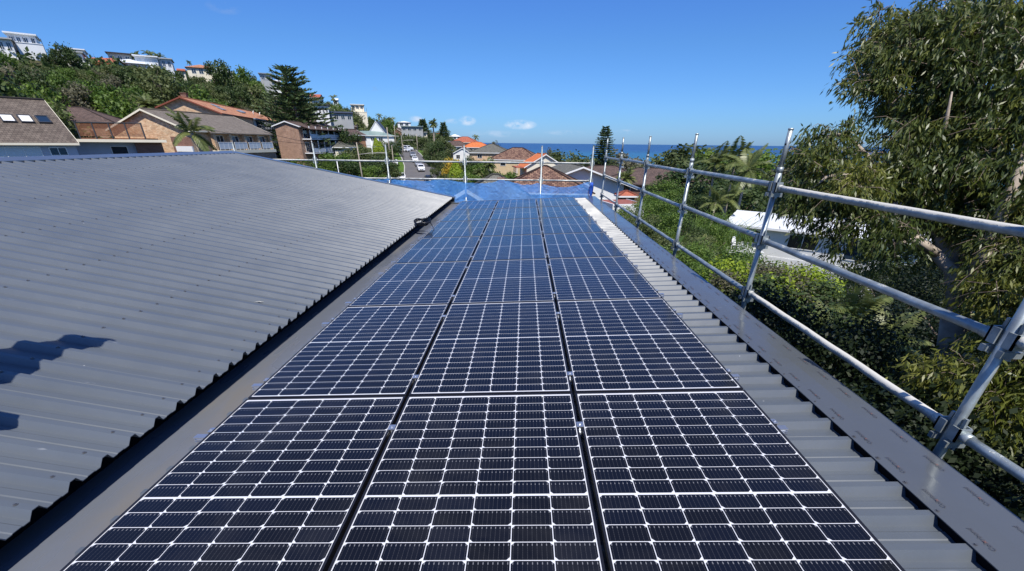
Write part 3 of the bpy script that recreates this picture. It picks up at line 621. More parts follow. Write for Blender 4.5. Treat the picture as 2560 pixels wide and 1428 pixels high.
def place_print(o, X, Y):     # baseline runs away from the camera, letter tops point to the left
    ex = Vector((0, 1, 0)); P = Vector(rf(X, Y, FO+.009)); ez = Vector((-math.sin(B), 0, math.cos(B))); ey = ez.cross(ex)
    o.matrix_local = Matrix(((ex.x, ey.x, ez.x, P.x), (ex.y, ey.y, ez.y, P.y), (ex.z, ey.z, ez.z, P.z), (0, 0, 0, 1)))
k = 0
for X, ph in ((2.045, .0), (2.235, .01)):
    for i in range(-1, 32):
        o = pr0 if k == 0 else pr0.copy()
        if k: COL.objects.link(o); o.parent = cap
        place_print(o, X, .622+ph+.2225*i); k += 1

# ------------------------------------------------------------------ solar panels
PW, PH, TH, GX, GY = 1.040, 1.750, .035, .020, .015
def make_panel():
    root = empty('solar_panel'); mb = MB(); L = .011
    for (x0, x1, y0, y1) in ((-PW/2, PW/2, 0, L), (-PW/2, PW/2, PH-L, PH), (-PW/2, -PW/2+L, L, PH-L), (PW/2-L, PW/2, L, PH-L)): mb.box(x0, x1, y0, y1, -TH, 0)
    mb.build('frame', MAT['frame'], root)
    mb = MB(); mb.box(-PW/2+L, PW/2-L, L, PH-L, -.009, -.0035); sh = mb.build('backsheet', MAT['sheet'], root)
    mb = MB(); g = .0034; ch = .0135; ncx, ncy = 6, 10; x00 = -3*CPX; mid = .0085
    for c in range(ncx):
        for r in range(20):
            x0 = x00+c*CPX+g/2; x1 = x00+(c+1)*CPX-g/2; yb = PH/2+(-10*CPY-mid/2 if r < 10 else mid/2)+(r % 10)*CPY; y0 = yb+g/2; y1 = yb+CPY-g/2; z = -.0030
            if c % 2 == 0: P = [(x0, y0), (x1, y0), (x1, y1-ch), (x1-ch, y1), (x0+ch, y1), (x0, y1-ch)]
            else: P = [(x0+ch, y0), (x1-ch, y0), (x1, y0+ch), (x1, y1), (x0, y1), (x0, y0+ch)]
            mb.face([(p[0], p[1], z) for p in P])
    mb.build('solar_cells', MAT['cell'], root, uv=False)
    return root
proto = make_panel(); first = True
cn = ['left', 'middle', 'right']; rn = ['nearest row', 'second row', 'third row', 'fourth row', 'fifth row', 'sixth row', 'farthest row']
XC = [-1.06, 0.0, 1.06]
for r in range(7):
    for c in range(3):
        o = proto if first else copy_tree(proto); first = False
        o.location = rf(XC[c], r*1.765+.0075); o.rotation_euler = (0, -B, 0)
        tag(o, 'black framed solar panel in the %s of the array, %s column' % (rn[r], cn[c]), 'solar panel', 'solar panels on the low roof')
# rails with clamps
def make_rail():
    root = empty('mounting_rail'); mb = MB()
    for (z0, z1) in ((-.002, .006), (.014, .019), (.030, .036)): mb.box(-1.70, 1.665, -.019, .019, z0, z1)
    mb.box(-1.69, 1.655, -.012, .012, -.001, .0355)
    mb.build('rail', MAT['alu'], root)
    for i, x in enumerate((-.53, .53)):
        mb = MB(); mb.cbox((x, 0, .0755), (.038, .046, .005)); mb.cbox((x, 0, .056), (.010, .036, .038)); mb.tube([(x, 0, .078), (x, 0, .0845)], .0065, 6, sm=False)
        mb.cbox((x, -.03, .040), (.012, .02, .012))
        mb.build('mid_clamp', MAT['alu'], root)
    for x, s in ((-1.585, -1), (1.585, 1)):
        mb = MB(); mb.cbox((x+s*.002, 0, .0755), (.024, .042, .005)); mb.cbox((x+s*.010, 0, .055), (.005, .042, .04)); mb.tube([(x+s*.004, 0, .078), (x+s*.004, 0, .084)], .006, 6, sm=False)
        mb.build('end_clamp', MAT['alu'], root)
    return root
pr = make_rail(); first = True; k = 0
for r in range(7):
    for yy, w in ((.245, 'near'), (1.415, 'far')):
        o = pr if first else copy_tree(pr); first = False
        o.location = rf(0, r*1.765+yy, -.0755); o.rotation_euler = (0, -B, 0)
        tag(o, 'aluminium mounting rail under the %s half of the %s of solar panels' % (w, rn[r]), 'mounting rail', 'rails and clamps under the solar panels')
# ------------------------------------------------------------------ things lying on the roof
mb = MB()
def loop(c, rx, ry, tilt, rot, n=40, turns=1.0, wob=.01, ph=0):
    R_ = Matrix.Rotation(rot, 3, 'Z') @ Matrix.Rotation(tilt, 3, 'X'); out = []
    for i in range(int(n*turns)+1):
        a = 2*math.pi*i/n+ph; p = R_ @ Vector((rx*math.cos(a), ry*math.sin(a), wob*math.sin(3*a+ph))); out.append((c[0]+p.x, c[1]+p.y, c[2]+p.z))
    return out
cc = (-1.80, 8.15, .01)
for i in range(6): mb.tube(loop((cc[0]+.008*i, cc[1]-.02*i, cc[2]+.009*i), .21-.008*i, .10+.008*i, .22, -.75+.05*i, wob=.02, ph=i), .009, 8)
mb.tube([(-1.62, 8.1, .02), (-1.5, 7.9, -.1), (-1.70, 8.9, -.17), (-1.55, 9.3, -.15), (-1.48, 9.0, -.12)], .009, 8)
tag(mb.build('cable_coil', MAT['cable']), 'coil of black cable lying on the eave of the left roof', 'cable')
mb = MB()
for s in (-1, 1):
    for i in range(5):
        x0, x1 = i*.012*s, (i+1)*.012*s; w0, w1 = .008*(1-i/5.5), .008*(1-(i+1)/5.5); z0, z1 = .006+.004*math.sin(i*.9), .006+.004*math.sin((i+1)*.9)
        mb.face([(x0, -w0, z0), (x1, -w1-.003*i*i*.2, z1), (x1, w1-.003*i*i*.2, z1), (x0, w0, z0)])
P = lf(.42, 3.35, .004)
lfm = mat('bleached_leaf', (.6, .58, .5), .7); o = mb.build('dry_leaf', lfm, loc=P); o.rotation_euler = (0, .17, .35); tag(o, 'small bleached dry leaf on the ribs of the left roof', 'leaf')

# ------------------------------------------------------------------ scaffold guard rails
PXS = 2.445; PYS = [-1.0, 1.325, 3.64, 5.93, 8.27, 10.58, 12.82]; LZ = [.115, .63, 1.085]; TR = .0242
def collar(mb, x, y, z, axis='y'):
    # V pressings on the post, ledger end jaws, wedge
    for s in (-1, 1):
        if axis == 'y': M_ = Matrix.Translation((x, y+s*.042, z))
        else: M_ = Matrix.Translation((x+s*.042, y, z)) @ Matrix.Rotation(math.pi/2, 4, 'Z')
        mb.box(-.032, .032, -.006, .006, -.036, -.026, M=M_); mb.box(-.034, -.027, -.024, .024, -.038, .038, M=M_); mb.box(.027, .034, -.024, .024, -.038, .038, M=M_)
        mb.box(-.034, .034, .014 if s > 0 else -.024, .024 if s > 0 else -.014, -.038, .038, M=M_)
        mb.box(-.006, .006, -.008, .008, -.095, .085, M=M_ @ Matrix.Rotation(.06*s, 4, 'X'))
        mb.box(-.05, .05, -.012, .012, -.082, -.05, M=M_)
def ledger_mesh(y0, y1, z, mt, parent, x=PXS):
    mb = MB(); n = 14
    mb.tube([(x+.003*math.sin(k*1.7), y0+(y1-y0)*k/n, z) for k in range(n+1)], TR, 14)
    mb.tube([(x, y0-.002, z), (x, y0+.055, z)], TR*1.18, 14); mb.tube([(x, y1-.055, z), (x, y1+.002, z)], TR*1.18, 14)
    return mb.build('ledger', mt, parent, uv=False)
sc = tag(empty('scaffold', (PXS, 6, -6.8)), 'long galvanised scaffold guard rail along the right edge of the roof', 'scaffold')
OFF = (-PXS, -6, 6.8)
def sbuild(mb, name, mt, par=sc, off=OFF): return mb.build(name, mt, par, uv=False, loc=off)
for i, y in enumerate(PYS):
    mb = MB(); lean = .012*math.sin(i*2.3)
    mb.tube([(PXS, y, -6.8), (PXS+lean*.3, y, 0), (PXS+lean, y, 1.24)], TR, 16)
    post = sbuild(mb, 'standard', MAT['galv'])
    mb = MB(); mb.tube([(PXS+lean, y, 1.235), (PXS+lean*1.2, y, 1.535)], .0195, 14); mb.tube([(PXS+lean*1.2, y, 1.525), (PXS+lean*1.2, y, 1.540)], .0215, 14)
    mb.tube([(PXS+lean, y, 1.20), (PXS+lean, y, 1.243)], TR*1.12, 14)
    mb.tube([(PXS+lean-.02, y-.004, 1.42), (PXS+lean-.0186, y-.017, 1.42)], .006, 8, mi=1)
    mb.build('spigot', [MAT['galv'], MAT['black']], post, uv=False)
    for z in LZ:
        mb = MB(); collar(mb, PXS+lean*max(0, z)/1.24, y, z); mb.build('coupler', MAT['galv'], post, uv=False)
for i in range(len(PYS)-1):
    for j, z in enumerate(LZ):
        mt = MAT['galvs'] if (i, j) in ((0, 2), (1, 0), (1, 2), (0, 1)) else (MAT['galvp'] if i == 5 and j < 2 else MAT['galv'])
        o = ledger_mesh(PYS[i]+.05, PYS[i+1]-.05, z+(.01*math.sin(i*3+j)), mt, sc); o.location = OFF
YF = 13.75
s2 = tag(empty('scaffold', (-2, YF, -6.8)), 'scaffold guard rail with two pale tubes across the far end of the roof', 'scaffold')
OF2 = (2, -YF, 6.8)
FX_ = [-8.6, -6.18, -3.98, -1.62, .70, 2.22]
for i, x in enumerate(FX_):
    mb = MB(); mb.tube([(x, YF, -6.8), (x, YF, 1.33)], TR, 14); mb.tube([(x, YF, 1.32), (x, YF, 1.335)], TR*1.1, 12)
    post = sbuild(mb, 'standard', MAT['galv'], s2, OF2)
    for z in (.40, .885):
        mb = MB(); collar(mb, x, YF, z, 'x'); mb.build('coupler', MAT['galv'], post, uv=False)
for i in range(len(FX_)-1):
    for z in (.40, .885):
        mb = MB(); mb.tube([(FX_[i]+.045, YF, z), (FX_[i+1]-.045, YF, z-.004)], TR, 12)
        mb.tube([(FX_[i]+.045, YF, z), (FX_[i]+.10, YF, z)], TR*1.18, 12); mb.tube([(FX_[i+1]-.10, YF, z), (FX_[i+1]-.045, YF, z)], TR*1.18, 12)
        sbuild(mb, 'ledger', MAT['galvp'], s2, OF2)
# ------------------------------------------------------------------ blue netting tied to the far guard rail
NM = bpy.data.materials.new('blue_mesh_netting'); NM.use_nodes = True; t, b = nodes(NM)
b.inputs['Base Color'].default_value = (.15, .45, 1.0, 1); b.inputs['Roughness'].default_value = .45
tr = t.nodes.new('ShaderNodeBsdfTransparent'); tr.inputs['Color'].default_value = (.65, .82, 1.0, 1); tl = t.nodes.new('ShaderNodeBsdfTranslucent'); tl.inputs['Color'].default_value = (.14, .42, 1.0, 1)
m1 = t.nodes.new('ShaderNodeMixShader'); m1.inputs[0].default_value = .35; m2 = t.nodes.new('ShaderNodeMixShader'); t.links.new(b.outputs[0], m1.inputs[1]); t.links.new(tl.outputs[0], m1.inputs[2])
tcn = t.nodes.new('ShaderNodeTexCoord'); n = t.nodes.new('ShaderNodeTexNoise'); n.inputs['Scale'].default_value = 2.2; n.inputs['Detail'].default_value = 4; t.links.new(tcn.outputs['Object'], n.inputs['Vector'])
mr = t.nodes.new('ShaderNodeMapRange'); mr.inputs['From Min'].default_value = .3; mr.inputs['From Max'].default_value = .7; mr.inputs['To Min'].default_value = .50; mr.inputs['To Max'].default_value = .72; t.links.new(n.outputs['Fac'], mr.inputs['Value']); t.links.new(mr.outputs[0], m2.inputs[0])
t.links.new(tr.outputs[0], m2.inputs[1]); t.links.new(m1.outputs[0], m2.inputs[2]); t.links.new(m2.outputs[0], t.nodes['Material Output'].inputs[0])
mb = MB(); ties = [(-5.2, .22), (-4.75, .37), (-3.15, .235), (-2.75, .37), (-1.55, .19), (.02-1.0, .21), (-.62, .395), (.05, .25), (.66, .20), (1.0, .30), (1.55, .14), (2.02, .385), (2.16, .37)]
nb = t.nodes.new('ShaderNodeTexNoise'); nb.inputs['Scale'].default_value = 5; nb.inputs['Detail'].default_value = 5; nb.inputs['Distortion'].default_value = 1.5; t.links.new(tcn.outputs['Object'], nb.inputs['Vector'])
bb = t.nodes.new('ShaderNodeBump'); bb.inputs['Strength'].default_value = 1; bb.inputs['Distance'].default_value = .04; t.links.new(nb.outputs['Fac'], bb.inputs['Height']); t.links.new(bb.outputs[0], b.inputs['Normal']); t.links.new(bb.outputs[0], tl.inputs['Normal'])
ties = [(-5.3, .37), (-4.2, .375), (-3.95, .41), (-3.7, .365), (-3.2, .365), (-2.85, .34), (-2.5, .39), (-2.2, .41), (-2.05, .365), (-1.6, .32), (-1.15, .295), (-.8, .33), (-.55, .395), (-.43, .41), (-.15, .34), (.13, .28), (.36, .28), (.6, .33), (.75, .30), (1.07, .24), (1.4, .22), (1.75, .25), (2.1, .37), (2.2, .40)]
tx = [q[0] for q in ties]; tz = [q[1] for q in ties]
NX, NZ = 190, 18
for i in range(NX+1):
    x = -5.3+7.5*i/NX; top = float(np.interp(x, tx, tz)); 
    top -= .012*abs(math.sin(x*11))
    for j in range(NZ+1):
        f = j/NZ; z = top+(-1.15-top)*f
        y = YF-.03-.10*math.sin(x*2.1+1)*f-.05*math.sin(x*7+f*5)*(.3+f)-.015*math.sin(x*23+f*9)
        mb.v.append((x+.02*math.sin(f*6+x*3), y, z))
for i in range(NX):
    for j in range(NZ):
        a = i*(NZ+1)+j; mb.f.append((a, a+NZ+1, a+NZ+2, a+1)); mb.mi.append(0); mb.sm.append(True)
tag(mb.build('safety_netting', NM, uv=False), 'translucent blue mesh netting sagging along the far guard rail', 'netting')
# net end bundled round the corner post
mb = MB()
for k in range(7):
    a = k*.9; mb.tube([(2.24+.03*math.cos(a+i*.6)*(1+.6*math.sin(i)), YF-.12+.04*math.sin(a+i*.8), .36-.11*i) for i in range(11)], [.016+.01*math.sin(i*1.3+k) for i in range(11)], 7)
BN = mat('gathered_blue_netting', (.02, .09, .45), .5, noise=(6, .4)); tag(mb.build('netting_bundle', BN, uv=False), 'deep blue netting gathered round the post at the far corner', 'netting')

# ------------------------------------------------------------------ a worker outside the left of the frame whose shadow falls on the left roof
def skin(name, verts, edges, radii, mt, parent=None, sub=2):
    me = bpy.data.meshes.new(name); me.from_pydata(verts, edges, []); me.materials.append(mt)
    o = bpy.data.objects.new(name, me); COL.objects.link(o); o.parent = parent
    sk = o.modifiers.new('s', 'SKIN'); sk.use_smooth_shade = True
    for v, r in zip(me.skin_vertices[0].data, radii): v.radius = (r, r)
    me.skin_vertices[0].data[0].use_root = True
    ss = o.modifiers.new('u', 'SUBSURF'); ss.levels = sub; ss.render_levels = sub
    return o
bx, by, bz = -3.15, .62, lf(1.3, 0)[2]
V_ = [(-.05, 0, .92), (.08, .10, 1.12), (.25, .28, 1.30), (.30, .34, 1.40), (.36, .40, 1.50), (.40, .44, 1.58), (.42, .46, 1.66),
      (-.15, -.10, .86), (-.17, -.06, .48), (-.19, -.12, .06), (-.19, .06, .03), (.05, .12, .86), (.09, .16, .48), (.09, .08, .06), (.09, .26, .03),
      (.30, .06, 1.30), (.42, -.02, 1.02), (.76, .12, .72), (.35, .10, .62), (.45, .12, .60),
      (.28, .58, 1.32), (.40, .66, 1.34), (.52, .62, 1.44), (.56, .60, 1.46)]
E_ = [(0, 1), (1, 2), (2, 3), (3, 4), (4, 5), (5, 6), (0, 7), (7, 8), (8, 9), (9, 10), (0, 11), (11, 12), (12, 13), (13, 14), (3, 15), (15, 16), (16, 17), (17, 18), (18, 19), (3, 20), (20, 21), (21, 22), (22, 23)]
R_ = [.17, .20, .25, .22, .08, .13, .11, .10, .075, .05, .04, .10, .075, .05, .04, .10, .07, .055, .05, .05, .09, .08, .065, .06]
person = skin('person', [(v[0]+bx, v[1]+by, v[2]+bz) for v in V_], E_, R_, mat('work_clothes', (.05, .07, .12), .8))
tag(person, 'worker in dark clothes leaning forward on the left roof, seen only by the shadow', 'person')
# ------------------------------------------------------------------ houses
def gables_box(mb, L, W, zt, zb, rise=None, gable=False):
    x, y = L/2, W/2
    for (a, c) in (((-x, -y), (x, -y)), ((x, -y), (x, y)), ((x, y), (-x, y)), ((-x, y), (-x, -y))):
        mb.face([(a[0], a[1], zb), (c[0], c[1], zb), (c[0], c[1], zt), (a[0], a[1], zt)])
    if gable:
        mb.face([(x, -y, zt), (x, y, zt), (x, 0, zt+rise)]); mb.face([(-x, y, zt), (-x, -y, zt), (-x, 0, zt+rise)])
    mb.face([(-x, -y, zt), (x, -y, zt), (x, y, zt), (-x, y, zt)][::1])
def window(root, W2, L2, side, u, zc, w, h, frame='white', pane='glass', name='window', cols=1, rows=1):
    # side F: wall y=-W2, K: y=+W2, A: x=-L2, B: x=+L2 ; u along the wall
    if side == 'F': M_ = Matrix.Translation((u, -W2, zc)) @ Matrix.Rotation(0, 4, 'Z')
    elif side == 'K': M_ = Matrix.Translation((u, W2, zc)) @ Matrix.Rotation(math.pi, 4, 'Z')
    elif side == 'A': M_ = Matrix.Translation((-L2, u, zc)) @ Matrix.Rotation(-math.pi/2, 4, 'Z')
    else: M_ = Matrix.Translation((L2, u, zc)) @ Matrix.Rotation(math.pi/2, 4, 'Z')
    mb = MB(); f = .07
    mb.box(-w/2, w/2, -.06, .05, -h/2, -h/2+f, M=M_); mb.box(-w/2, w/2, -.06, .05, h/2-f, h/2, M=M_)
    mb.box(-w/2, -w/2+f, -.058, .05, -h/2+f, h/2-f, M=M_); mb.box(w/2-f, w/2, -.058, .05, -h/2+f, h/2-f, M=M_)
    for c in range(1, cols): x = -w/2+w*c/cols; mb.box(x-f*.4, x+f*.4, -.056, .05, -h/2+f, h/2-f, M=M_)
    for r in range(1, rows): z = -h/2+h*r/rows; mb.box(-w/2+f, w/2-f, -.054, .05, z-f*.4, z+f*.4, M=M_)
    fr = mb.build(name, MAT[frame], root, uv=False)
    mb = MB(); mb.box(-w/2+f*.5, w/2-f*.5, -.03, .04, -h/2+f*.5, h/2-f*.5, M=M_); mb.build('pane', MAT[pane], fr, uv=False)
    return fr
def roofmesh(L, W, rise, over, hip, th=.16, ridge=True):
    mb = MB(); o = over; sl_ = rise/(W/2); x, y = L/2+(W/2 if hip else 0), W/2
    zt = 0; ze = -rise-o*sl_ if not hip else -rise-o*sl_
    X, Y = x+(o if hip else o*.6), y+o; xr = L/2 if hip else X
    a, b_, c, d = (-X, -Y, ze), (X, -Y, ze), (X, Y, ze), (-X, Y, ze); r0, r1 = (-xr, 0, zt), (xr, 0, zt)
    mb.face([a, b_, r1, r0]); mb.face([c, d, r0, r1])
    if hip: mb.face([b_, c, r1]); mb.face([d, a, r0])
    dn = lambda p: (p[0], p[1], p[2]-th)
    if hip: mb.face([dn(a), dn(d), dn(c), dn(b_)])
    else:
        mb.face([dn(a), dn(r0), dn(r1), dn(b_)]); mb.face([dn(c), dn(r1), dn(r0), dn(d)])
    return mb, (a, b_, c, d, r0, r1, th, dn)
def make_house(label, q, hip, wall, roof, fascia='white', over=.5, H=None, cat='house', name='house', storeys=1, windows=(), ridge=True, chimney=None, wl=None, fw=.18):
    x, y, z, yaw, L, W, pt = q; rise = W/2*math.tan(pt)
    # mesh origin at the ground under the ridge centre; local z of the ridge = zr
    g = gz(x, y); zr = z-g
    root = tag(empty(name, (x, y, g), yaw), label, cat)
    mb, (a, b_, c, d, r0, r1, th, dn) = roofmesh(L, W, rise, over, hip)
    ro = mb.build('roof', MAT[roof], root, loc=(0, 0, zr))
    if ridge:
        mr_ = MB(); up = lambda p: (p[0], p[1], p[2]+.03)
        if hip:
            for e in ((a, r0), (d, r0), (b_, r1), (c, r1)): mr_.tube([up(e[0]), up(e[1])], .11, 6)
        mr_.tube([up(r0), up(r1)], .12, 6); mr_.build('ridge_tiles', MAT[roof], ro, uv=False)
    # fascia / barge boards 3 mm outside the roof edge
    mf = MB(); t_ = .04
    def board(p, q_, dz0=.02, dz1=fw):
        P, Q = Vector(p), Vector(q_); dr = (Q-P).normalized(); hz = Vector((dr.x, dr.y, 0)); out = Vector((hz.y, -hz.x, 0)).normalized()*t_
        if out.length == 0: return
        for s in (0, 1): pass
        A = [P, Q, Q+out, P+out]; T = [v+Vector((0, 0, -dz0*0+.012)) for v in A]; Bm = [v-Vector((0, 0, dz1)) for v in A]
        mf.face([T[3], T[2], T[1], T[0]][::-1] if False else [T[0], T[3], T[2], T[1]]); mf.face([Bm[0], Bm[1], Bm[2], Bm[3]])
        mf.face([T[3], Bm[3], Bm[2], T[2]]); mf.face([T[0], T[1], Bm[1], Bm[0]]); mf.face([T[0], Bm[0], Bm[3], T[3]]); mf.face([T[1], T[2], Bm[2], Bm[1]])
    board(a, b_); board(c, d)
    if hip: board(b_, c); board(d, a)
    else: board(r0, a, dz1=fw*1.15); board(d, r0, dz1=fw*1.15); board(b_, r1, dz1=fw*1.15); board(r1, c, dz1=fw*1.15)
    mf.build('fascia', MAT[fascia], ro, uv=False)
    mb = MB(); LL = L+(W if hip else 0)
    if wl: LL = wl
    ze = zr-rise
    cs, sn = math.cos(yaw), math.sin(yaw); low = 0
    for sx in (-1, 1):
        for sy in (-1, 1): low = min(low, gz(x+cs*sx*LL/2-sn*sy*W/2, y+sn*sx*LL/2+cs*sy*W/2)-g)
    gables_box(mb, LL, W, ze-.01, low-.4, rise-.12, gable=not hip)
    mb.build('wall', MAT[wall], root)
    for w_ in windows:
        kw = w_[6] if len(w_) > 6 else {}
        window(root, W/2, LL/2, w_[0], w_[1], ze+w_[2], w_[3], w_[4], **(dict(pane=w_[5]) if len(w_) > 5 and w_[5] else {}), **kw)
    if chimney:
        mb = MB(); cx, cy, cw, chh = chimney; zc = zr-abs(cy)*math.tan(pt); mb.box(cx-cw/2, cx+cw/2, cy-cw/2, cy+cw/2, zc-.5, zc+chh); mb.box(cx-cw*.6, cx+cw*.6, cy-cw*.6, cy+cw*.6, zc+chh, zc+chh+.12)
        ch = mb.build('chimney', MAT['brick_brown'], ro); ch.location = (0, 0, -zr)
    return root, zr, ze, LL, W

# left: brown tiled house with skylights
q = (0, 0, 0, 0, 0, 0, 0)
Bp = at(101, 250, 72); yw = math.radians(54); L = 24
q = (Bp[0]-math.cos(yw)*L/2, Bp[1]-math.sin(yw)*L/2, Bp[2], yw, L, 13.6, math.radians(28.5))
r_, zr, ze, LL, W = make_house('pale blue-grey house with weathered brown tiled roof and three skylights', q, False, 'paleblue', 'tile_brown', 'cream', .45,
    windows=[('F', 2.5, -1.45, 2.6, 1.5, 'glass', dict(cols=2)), ('F', 7.6, -1.3, 3.6, 1.5, 'blind', dict(cols=3)), ('F', -.8, -1.45, 2.6, 1.5, 'blind', dict(cols=2)), ('F', -4.2, -1.45, 2.6, 1.5, 'blind', dict(cols=2)), ('F', 10.6, -1.3, 1.3, 1.4, 'glass', dict(cols=2, rows=2)),
             ('F', 1.5, -4.4, 3.0, 1.4), ('F', 5.5, -4.4, 2.4, 1.4)])
for i, (xx, pn) in enumerate(((8.5, 'blind'), (9.75, 'blind'), (11.0, 'glassb'))):
    M_ = Matrix.Translation((xx, -3.6, zr-3.6*math.tan(q[6])+.06)) @ Matrix.Rotation(q[6], 4, 'X')
    mb = MB(); w, h, f = .95, 1.3, .08
    mb.box(-w/2, w/2, -h/2, -h/2+f, -.05, .12, M=M_); mb.box(-w/2, w/2, h/2-f, h/2, -.05, .12, M=M_); mb.box(-w/2, -w/2+f, -h/2+f, h/2-f, -.05, .12, M=M_); mb.box(w/2-f, w/2, -h/2+f, h/2-f, -.05, .12, M=M_)
    s_ = mb.build('skylight', MAT['dkgrey'], r_, uv=False); mb = MB(); mb.box(-w/2+f*.6, w/2-f*.6, -h/2+f*.6, h/2-f*.6, -.02, .07, M=M_); mb.build('pane', MAT['white' if pn == 'blind' else 'glassb'], s_, uv=False)
# flat roofed wing with pale fascia to its right
P = at(300, 349, 76); root = tag(empty('house', (P[0], P[1], gz(P[0], P[1])), math.radians(42)), 'low flat roofed brick wing with pale fascia and dark carport beside the brown tiled house', 'house')
zt = P[2]-gz(P[0], P[1])
mb = MB(); mb.box(-7.4, 4.4, -2.0, 5, zt-.28, zt); mb.build('roof', MAT['cream'], root)
mb = MB(); mb.box(1.2, 3.9, -1.3, 4.6, -1, zt-.28); mb.build('wall', MAT['brick_brown'], root)
mb = MB(); mb.box(-7.2, 1.2, -.6, 4.6, -1, zt-.28); mb.build('wall', MAT['paleblue'], root); window(root, .6, 5, 'F', -5.0, zt-1.5, 1.5, 1.5, cols=2, rows=2); window(root, .6, 5, 'F', -.4, zt-1.5, 1.6, 1.6)
# timber screened balcony behind it
P0, P1 = at(186, 306, 88), at(350, 306, 84); root = tag(empty('balcony', (P0[0], P0[1], gz(P0[0], P0[1]))), 'brown timber balcony with slatted screens above the flat roof', 'balcony')
dr = Vector((P1[0]-P0[0], P1[1]-P0[1], 0)); LB = dr.length; yw = math.atan2(dr.y, dr.x); zt = P0[2]-gz(P0[0], P0[1])
RM = Matrix.Rotation(yw, 4, 'Z')
for i in range(5):
    mb = MB(); mb.box(LB*i/4-.07, LB*i/4+.07, -.07, .07, -1, zt, M=RM); mb.build('post', MAT['dkgrey'], root, uv=False)
for i in range(4):
    mb = MB()
    for k in range(13): mb.box(LB*i/4+.08, LB*(i+1)/4-.08, -.02, .02, zt-.1-k*.125, zt-.02-k*.125, M=RM)
    mb.build('slatted_screen', MAT['timber'], root)
mb = MB(); mb.box(-.1, LB+.1, .0, 5, zt-2.0, zt-1.8, M=RM)
for k in range(8): mb.box(.0, LB, -.03, .03, zt-2.1-k*.2, zt-1.95-k*.2, M=RM)
mb.build('deck', MAT['timber'], root)
mb = MB(); mb.box(0, LB, .6, 4.6, -1, zt-2.05, M=RM); mb.build('wall', MAT['brick_pink'], root)
mb = MB(); mb.box(-.1, LB+.1, -.09, .09, zt, zt+.07, M=RM); mb.build('rail', MAT['dkgrey'], root, uv=False)
# brown hip roof behind
make_house('house with a dark brown hipped roof between the skylight roof and the hill trees', (-83.66, 88.38, 6.40, .384, 4.91, 10.95, .388), True, 'brick_pink', 'tile_dkbrown', 'dkgrey')

# tan brick gable house with verandah
q = (-52.75, 77.05, 5.11, 1.499, 18.68, 11.79, .385)
r_, zr, ze, LL, W = make_house('mottled tan brick gable house with grey-brown tiled roof, cream barge boards and balustraded verandah', q, False, 'brick_tan', 'tile_tan', 'cream', .5, wl=18.2)
x0, x1 = -5.6, 9.1
mb = MB(); mb.box(x0, x1, -W/2-.35, -W/2+.02, ze-.35, ze-.05); mb.build('verandah_beam', MAT['cream'], r_)
mb = MB(); mb.box(x0, x1, -W/2-1.2, -W/2, ze-2.95, ze-2.75); mb.box(x0, x1, -W/2-1.2, -W/2-1.0, ze-3.2, ze-2.95); mb.build('balcony_slab', MAT['cream'], r_)
mb = MB(); mb.box(x0, x1, -W/2-1.0, -W/2-.02, ze-6.4, ze-3.0); mb.build('wall', MAT['brick_pink'], r_)
rfq = W/2*math.tan(q[6])/(W/2)
mb = MB(); mb.face([(x0-.5, -W/2-1.0, ze-1.0*rfq), (9.6, -W/2-1.0, ze-1.0*rfq), (9.6, -W/2-.3, ze-.1*rfq), (x0-.5, -W/2-.3, ze-.1*rfq)]); mb.face([(x0-.5, -W/2-1.0, ze-1.0*rfq-.15), (x0-.5, -W/2-.3, ze-.1*rfq-.15), (9.6, -W/2-.3, ze-.1*rfq-.15), (9.6, -W/2-1.0, ze-1.0*rfq-.15)])
mb.face([(x0-.5, -W/2-1.0, ze-1.0*rfq), (x0-.5, -W/2-1.0, ze-1.0*rfq-.15), (9.6, -W/2-1.0, ze-1.0*rfq-.15), (9.6, -W/2-1.0, ze-1.0*rfq)]); mb.build('verandah_roof', MAT['tile_tan'], r_)
for i in range(5):
    xx = x0+.25+(x1-x0-.5)*i/4; mb = MB(); mb.box(xx-.25, xx+.25, -W/2-.85, -W/2-.40, ze-2.75, ze-.36); mb.build('pier', MAT['brick_tan'], r_)
for i in range(4):
    xa = x0+.5+(x1-x0-.5)*i/4; xb = xa+(x1-x0-.5)/4-.5
    mb = MB(); mb.box(xa, xb, -W/2-1.1, -W/2-1.04, ze-1.72, ze-1.64)
    for k in range(4): mb.box(xa+(xb-xa)*k/3-.03, xa+(xb-xa)*k/3+.03, -W/2-1.09, -W/2-1.05, ze-2.75, ze-1.72)
    br = mb.build('balustrade', MAT['white'], r_, uv=False); mb = MB(); mb.box(xa+.05, xb-.05, -W/2-1.08, -W/2-1.06, ze-2.6, ze-1.75); mb.build('pane', MAT['frost'], br, uv=False)
    window(r_, W/2, LL/2, 'F', (xa+xb)/2, ze-1.75, 2.3, 2.0, 'white', 'glassb' if i % 2 else 'glass', name='sliding_door', cols=3)
mb = MB(); mb.box(-9.12, -9.10, -5.9, -2.8, ze-3.6, ze-1.0); mb.build('porch_shade_panel', MAT['brick_brown'], r_)  # flat darker brick panel stands in for the shaded porch recess
mb = MB(); mb.box(-9.4, -9.14, -5.9, -3.4, ze-2.9, ze-2.2); mb.build('balustrade', MAT['white'], r_, uv=False)

